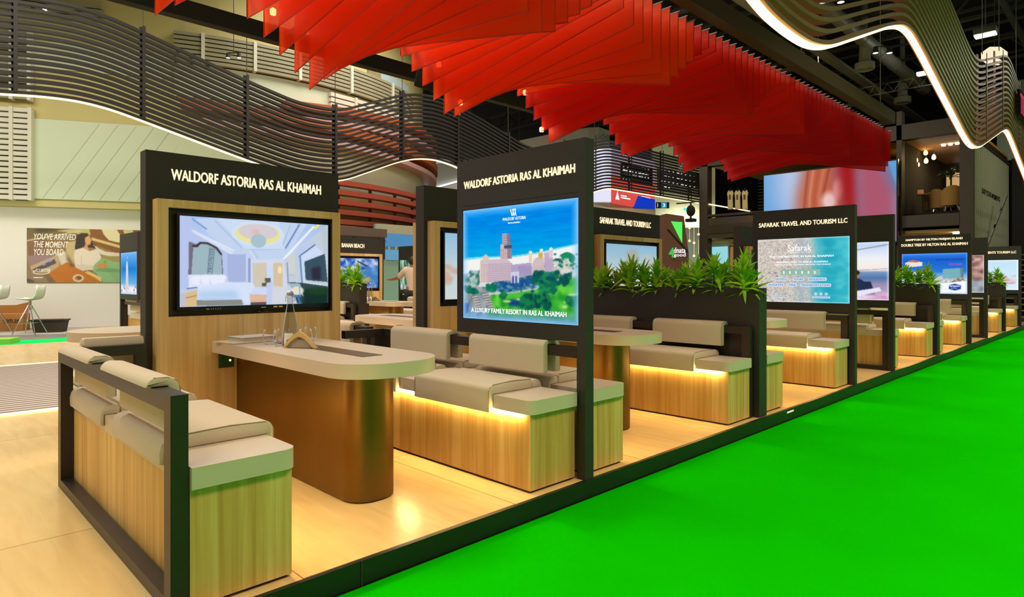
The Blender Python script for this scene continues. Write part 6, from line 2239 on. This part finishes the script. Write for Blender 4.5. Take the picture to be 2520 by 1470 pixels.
# bright pale booth with pendant glow behind
t = thing('pale_booth', 'pale green booth interior with small warm pendants left of the dark column', 'booth', (0, 0, 0))
b = MB()
P_ = [at_f(1540, 720, 34), at_f(1740, 720, 34), at_f(1740, 500, 34), at_f(1540, 480, 34)]
v0 = [b.bm.verts.new(p) for p in P_]; v1 = [b.bm.verts.new(p + Vector((-.3, .3, 0))) for p in P_]
b.bm.faces.new(v0); b.bm.faces.new(v1[::-1])
for i in range(4): b.bm.faces.new((v0[i], v1[i], v1[(i + 1) % 4], v0[(i + 1) % 4]))
b.build('wall_panel', mat('pale_aqua_wall', srgb(196, 216, 196), .6), t)
area('pale_booth_lamp', tuple(at_f(1700, 560, 30)), 1.5, 45, (1, 1, .9), (1.2, 0, TH), sy=1.5)  # added fill light in front of the pale booth wall
gl = emis('warm_pendant', srgb(255, 200, 140), 1.6)
for k in range(9):
    px, py = 1686 + (k % 4) * 11, 556 + (k * 37) % 90
    p = at_f(px, py, 24)
    MB().ball(tuple(p), .05, 2).tube([tuple(p), (p.x, p.y, p.z + .7)], .006, 4).build('pendant', gl, t, smooth=True)

# ------------------------------------------------------------------ right: dark two-storey lounge building
YB = 26.0
M['lounge'] = mat('dark_taupe_cladding', srgb(66, 54, 42), .6)
lb_ = thing('lounge_building', 'dark two-storey lounge building with a large window beyond the booths', 'building', (0, 0, 0))
def bx_px(name, x0, x1, yt, yb, m, y0=0.0, th=.4, parent=lb_, z0=None, z1=None):
    a = at(x0, yt, Y=YB + y0); c = at(x1, yb, Y=YB + y0)
    zt_ = z1 if z1 is not None else a.z
    zb_ = z0 if z0 is not None else c.z
    return MB().box(min(a.x, c.x), max(a.x, c.x), YB + y0, YB + y0 + th, zb_, zt_).build(name, m, parent)
zwt, zwb = at(2220, 344, Y=YB).z, at(2220, 532, Y=YB).z
zroof = at(2218, 318, Y=YB).z + .15
bx_px('column', 1721, 1741, 0, 0, M['lounge'], z0=-.1, z1=zroof)
bx_px('column', 2206, 2219, 0, 0, M['lounge'], z0=-.1, z1=zroof + .5)
bx_px('column', 2361, 2396, 0, 0, M['lounge'], z0=-.1, z1=zroof)
bx_px('roof_beam', 1721, 2396, 0, 0, M['lounge'], z0=zwt, z1=zroof)
bx_px('spandrel', 2218, 2362, 0, 0, M['lounge'], z0=zwb - .42, z1=zwb)
bx_px('spandrel', 1741, 2206, 0, 0, M['lounge'], z0=zwb - .25, z1=zwb + .12)
bx_px('spandrel', 1741, 2206, 0, 0, M['lounge'], z0=3.95, z1=4.05)
a = at(1741, 500, Y=YB); c = at(2396, 500, Y=YB)
zf = zwb + .12
MB().box(a.x, c.x, YB + .4, YB + 7, zf - .2, zf).build('upper_floor', M['ceil'], lb_)
MB().box(a.x, c.x, YB + 6.8, YB + 7, -.1, zwt).build('back_wall', mat('dark_amber_wall', srgb(44, 32, 16), .7), lb_)
MB().box(a.x, c.x, YB + .2, YB + 7, zwt, zwt + .1).build('upper_ceiling', mat('ochre_ceiling', srgb(176, 130, 60), .7), lb_)
gw = at(2218, 400, Y=YB).x; gw2 = at(2362, 400, Y=YB).x
MB().box(gw, gw2, YB + .1, YB + .115, zwb, zwt).build('window_glass', M['glass'], lb_)
MB().box(gw - .1, gw, YB + .3, YB + 7, zf, zwt).build('partition', M['ceil'], lb_)
MB().box(gw + .2, gw2 - .3, YB + 6.0, YB + 6.1, zwt - 1.15, zwt - .55).build('lit_ceiling_panel', emis('peach_cove', srgb(214, 170, 120), .8), lb_)
# ground floor soffit and glow
MB().box(a.x, c.x, YB + .4, YB + 6.5, 2.85, 2.95).build('ground_soffit', mat('warm_soffit', srgb(206, 176, 110), .6), lb_)
MB().box(gw, gw2, YB + 4, YB + 4.1, -.1, 2.85).build('ground_wall', mat('warm_ground_wall', srgb(196, 166, 104), .6), lb_)
MB().lathe([(.001, 0), (.10, 0), (.10, -.12), (.001, -.12)], 14, (gw + 1.5, YB + .8, 2.85)).build('soffit_lamp', M['lampw'], lb_)
area('lounge_ceiling_lamp', (gw + 1.2, YB + 3.0, zwt - .15), 1.2, 30, (1, .72, .36))
area('ground_soffit_lamp', (gw + 1.2, YB + 2.5, 2.8), 1.2, 40, (1, .82, .55))
area('ground_soffit_lamp', (-12.8, YB + 2.5, 2.8), 1.2, 40, (1, .9, .7))
# upper-left dark bay with louvres
b = MB()
x0_, x1_ = at(1746, 400, Y=YB + .5).x, at(1880, 400, Y=YB + .5).x
for k in range(16):
    z = 4.1 + k * .16
    b.box(x0_, x1_, YB + 5.5, YB + 5.56, z, z + .05)
b.build('dark_louvre', M['steel'], lb_)
MB().box(x0_, x1_, YB + .05, YB + .1, 3.0, 3.9).build('smoked_glass', mat('smoked_glass', srgb(86, 78, 60), .15, alpha=1.0), lb_)
MB().bar(at(1745, 503, X=-13.9), at(1845, 520, X=-13.9), .04).build('warm_light_line', M['led_rib'], lb_)
t = thing('screen_booth', 'small pale booth with an aqua screen below the dark upper floor', 'booth', (0, 0, 0))
bx_px('booth_wall', 1745, 1800, 570, 700, mat('pale_olive_wall', srgb(176, 180, 146), .6), 1.5, .2, t)
bx_px('aqua_screen', 1752, 1790, 608, 680, emis('aqua_screen', srgb(150, 216, 226), .95), 1.2, .05, t)
bx_px('tan_panel', 1793, 1830, 604, 700, mat('tan_board', srgb(186, 140, 100), .6), 1.2, .1, t)
# jerseys hung in the dark bay
JM = mat('lit_white_cloth', srgb(226, 206, 150), .8)
JS = None
for k, (px, lab) in enumerate(((1797, 'left garment of three hung in the dark bay'), (1815, 'middle garment of three hung in the dark bay'), (1833, 'right garment of three hung in the dark bay'))):
    p = at(px, 492, Y=YB + .4)
    if JS is None:
        r = thing('hanging_garment', lab, 'garment', tuple(p), group='pale garments hung in the dark bay')
        MB().prism([(-.10, -.42), (.13, -.42), (.11, .1), (.15, .30), (.08, .42), (.04, .36), (-.02, .36), (-.06, .42), (-.13, .30), (-.10, .1)], 'y', -.03, .03).build('cloth', JM, r)
        MB().tube([(0, 0, .38), (0, 0, .5), (.03, 0, .54)], .01, 5).build('hanger', M['steel'], r)
        MB().box(-.045, .045, -.035, -.03, 0, .22).build('printed_figure', mat('brown_print', srgb(110, 84, 50), .7), r)
        JS = r
    else:
        r = copy_tree(JS); r.location = p
    tag(r, lab)

# big led screen
zs1, zs0 = at(1880, 433, Y=YB - .3).z, 2.55
xs0, xs1 = at(1880, 433, Y=YB - .3).x, at(2206, 400, Y=YB - .3).x
t = thing('big_screen', 'huge led screen with a blurred reddish picture under the canopy end', 'screen', (xs0, YB - .3, 0))
MB().box(-.05, xs1 - xs0 + .05, 0.02, .25, zs0 - .05, zs1 + .05).build('screen_frame', M['bezel'], t)
pic_bigscreen().mesh('screen', picture_mat('big_screen_picture', .95), t, xs1 - xs0, zs1 - zs0, (0, 0.0, zs0), '-Y')


# lounge furniture behind the window
def make_armchair():
    r = thing('armchair', 'x', 'armchair')
    b = MB()
    n = 15
    rin, rout = [], []
    for i in range(n):
        a = -0.25 + (PI + .5) * i / (n - 1)
        h = .52 + .34 * math.sin(min(PI, max(0, a)))
        for lst, rad in ((rin, .27), (rout, .35)):
            lst.append((b.bm.verts.new((rad * math.cos(a), rad * math.sin(a), .18)), b.bm.verts.new((rad * 1.05 * math.cos(a), rad * 1.05 * math.sin(a), h))))
    for i in range(n - 1):
        b.bm.faces.new((rin[i][0], rin[i + 1][0], rin[i + 1][1], rin[i][1])); b.bm.faces.new((rout[i][0], rout[i][1], rout[i + 1][1], rout[i + 1][0]))
        b.bm.faces.new((rin[i][1], rin[i + 1][1], rout[i + 1][1], rout[i][1])); b.bm.faces.new((rin[i][0], rout[i][0], rout[i + 1][0], rin[i + 1][0]))
    for e in (0, -1): b.bm.faces.new((rin[e][0], rin[e][1], rout[e][1], rout[e][0]))
    mm = mat('mustard_velvet', srgb(150, 110, 52), .8)
    b.build('backrest', mm, r, smooth=False, auto=True)
    MB().lathe([(.001, .30), (.27, .30), (.28, .38), (.24, .44), (.001, .45)], 20).build('seat', mm, r, smooth=True)
    for sx in (-1, 1):
        for sy in (-1, 1): MB().tube([(sx * .16, sy * .16, .3), (sx * .2, sy * .2, 0)], .015, 6).build('leg', M['chrome'], r)
    return r


for (dx, dy, lab, az) in ((.62, 2.0, 'left mustard armchair behind the lounge window', 2.4), (1.0, 1.22, 'middle mustard armchair behind the lounge window', 2.7), (1.42, .55, 'right mustard armchair behind the lounge window', 3.4)):
    o = place('armchair', make_armchair, (gw + dx, YB + dy, zf), 1, 1, lab, 'armchair', 'mustard lounge armchairs'); o.rotation_euler = (0, 0, az)
t = thing('lounge_table', 'small table with papers behind the lounge window', 'table', (gw + .42, YB + 1.15, zf))
MB().lathe([(.001, .70), (.22, .70), (.22, .74), (.001, .74)], 24).build('table_top', mat('light_wood_top', srgb(186, 140, 76), .5), t)
MB().tube([(0, 0, 0), (0, 0, .7)], .04, 8).lathe([(.001, 0), (.22, 0), (.22, .02), (.001, .02)], 16).build('table_foot', M['steel'], t)
tag(MB().box(-.1, .06, -.08, .08, 0, .16).build('menu_stand', mat('red_white_card', srgb(206, 150, 120), .6, emit=srgb(206, 120, 90), estr=.2)), 'small upright menu on the lounge table', 'menu')
bpy.data.objects['menu_stand'].location = (gw + .36, YB + 1.15, zf + .74)


def make_bulb():
    r = thing('pendant_lamp', 'x', 'lamp')
    MB().lathe([(.001, -.15), (.05, -.13), (.075, -.07), (.06, 0), (.02, .06), (.015, .1)], 14).build('glass_bulb', emis('amber_bulb', (1.0, .55, .14, 1), 7.0), r, smooth=True)
    MB().tube([(0, 0, .09), (0, 0, .8)], .008, 5).lathe([(.022, .06), (.022, .14), (.001, .14)], 10).build('cord', M['steel'], r)
    return r


for k, (px, py) in enumerate(((2232, 378), (2236, 389), (2258, 380), (2254, 391), (2258, 402), (2278, 373), (2279, 393), (2298, 384))):
    p = at(px, py, Y=YB + 2.2 + .2 * (k % 3))
    place('bulb', make_bulb, tuple(p), 1, 1, 'amber pendant bulb hung in the cluster behind the lounge window', 'pendant lamp', 'amber pendant bulbs')
for px, py in ((2322, 337), (2339, 351), (2356, 364)):
    p = at(px, py, Y=YB + 2.0)
    o = MB().lathe([(.001, 0), (.06, 0), (.07, .05), (.001, .05)], 12).build('downlight', M['lampw'])
    o.location = (p.x, p.y, zwt - .06)
    tag(o, 'round downlight in the ochre lounge ceiling', 'downlight', 'lounge downlights')
t = thing('palm_plant', 'dark palm plant at the right side of the lounge window', 'plant', (gw2 - .55, YB + 1.6, zf))
MB().lathe([(.001, 0), (.16, 0), (.2, .4), (.001, .4)], 14).build('pot', M['ceil'], t)
b = MB(); rr = random.Random(4)
for k in range(26):
    a = k * 2.4; e = rr.uniform(.3, 1.4)
    leaf(b, (0, 0, 1.3), (math.cos(a) * math.cos(e), math.sin(a) * math.cos(e), math.sin(e)), rr.uniform(.6, .9), .07, .5, rr)
b.tube([(0, 0, .4), (0, 0, 1.35)], .03, 6)
b.build('foliage', M['leafdark'], t, norm=False)

# side wall of the building with pale ribbed cladding and lettering
XB = at(2396, 500, Y=YB).x
t = thing('side_wall', 'pale ribbed side wall with dark lettering on the lounge building', 'building wall', (XB, YB, 0))
m_side = mat('pale_ribbed_cladding', srgb(170, 170, 140), .6)
b = MB()
ye = 7.2
b.box(-.3, 0, 0.05, ye, 2.35, 5.9)
for k in range(40): b.box(0, .02, .1 + k * ye / 40, .1 + k * ye / 40 + .06, 2.35, 5.9)
b.build('ribbed_cladding', m_side, t)
MB().box(-.3, .03, -.0, ye, 1.9, 2.35).build('lower_band', M['black'], t)
MB().box(-.35, .0, 0.05, ye, -.1, 1.9).build('lower_wall', mat('tan_lower_wall', srgb(150, 116, 66), .6), t)
MB().box(-.3, .05, 0, ye, 5.9, 6.0).build('top_trim', M['ceil'], t)
word('LIVE YOUR MOMENTS', t, M['bezel'], (.03, 1.3, 4.2), '+X', 3.7, .19, off=.01)
t = thing('grey_upper_booth', 'pale grey-green upper booth block at the right edge', 'booth', (XB + .05, YB + 7.7, 0))
MB().box(0, 3.2, 0, 4.5, 5.9, 9.5).box(-.5, 0, 0, 4.5, 6.2, 9.0).build('upper_block', mat('grey_green_panel', srgb(150, 160, 142), .6), t)
t = thing('dark_stand_wall', 'dark stand wall with a white roof-shaped logo at the right edge', 'booth wall', (XB + .1, YB + 7.3, 0))
MB().box(0, 5, 0, .3, 2.0, 6.2).build('wall_panel', mat('dark_brown_stand', srgb(40, 32, 26), .6), t)
b = MB().bar((1.55, -.03, 4.8), (2.5, -.03, 5.5), .05, .16).bar((2.5, -.03, 5.5), (3.2, -.03, 4.9), .05, .16)
b.build('logo_stroke', M['white'], t)
word('ras', t, M['white'], (1.62, -.03, 4.25), 0.0, .7, .16, spacing=1.5)
word('tourism', t, M['white'], (1.62, -.03, 4.05), 0.0, .7, .11)
b = MB()
for k in range(7): b.box(.35, 1.15, -.03, -.02, 5.55 - k * .09, 5.58 - k * .09)
b.build('small_print', mat('dim_print', srgb(110, 100, 84), .6), t)
# stairs and handrail
t = thing('staircase', 'dark open staircase with lit treads at the right edge', 'staircase', (XB + .3, YB - 1.0, 0))
for k in range(12):
    MB().box(0, 3.2, k * .32, k * .32 + .3, k * .185, k * .185 + .04).build('stair_tread', mat('stair_tread_metal', srgb(120, 104, 76), .4) if k == 0 else bpy.data.materials['stair_tread_metal'], t)
MB().box(0, 3.2, 3.9, 4.0, -.1, 2.3).build('stair_back', M['ceil'], t)
MB().bar(at_f(2478, 480, 23.4), at_f(2363, 779, 22), .05).build('handrail', M['chrome'], None)
tag(bpy.data.objects['handrail'], 'slanting metal handrail in front of the ribbed side wall', 'handrail')
for k, py in enumerate((588, 602, 604)):
    pass
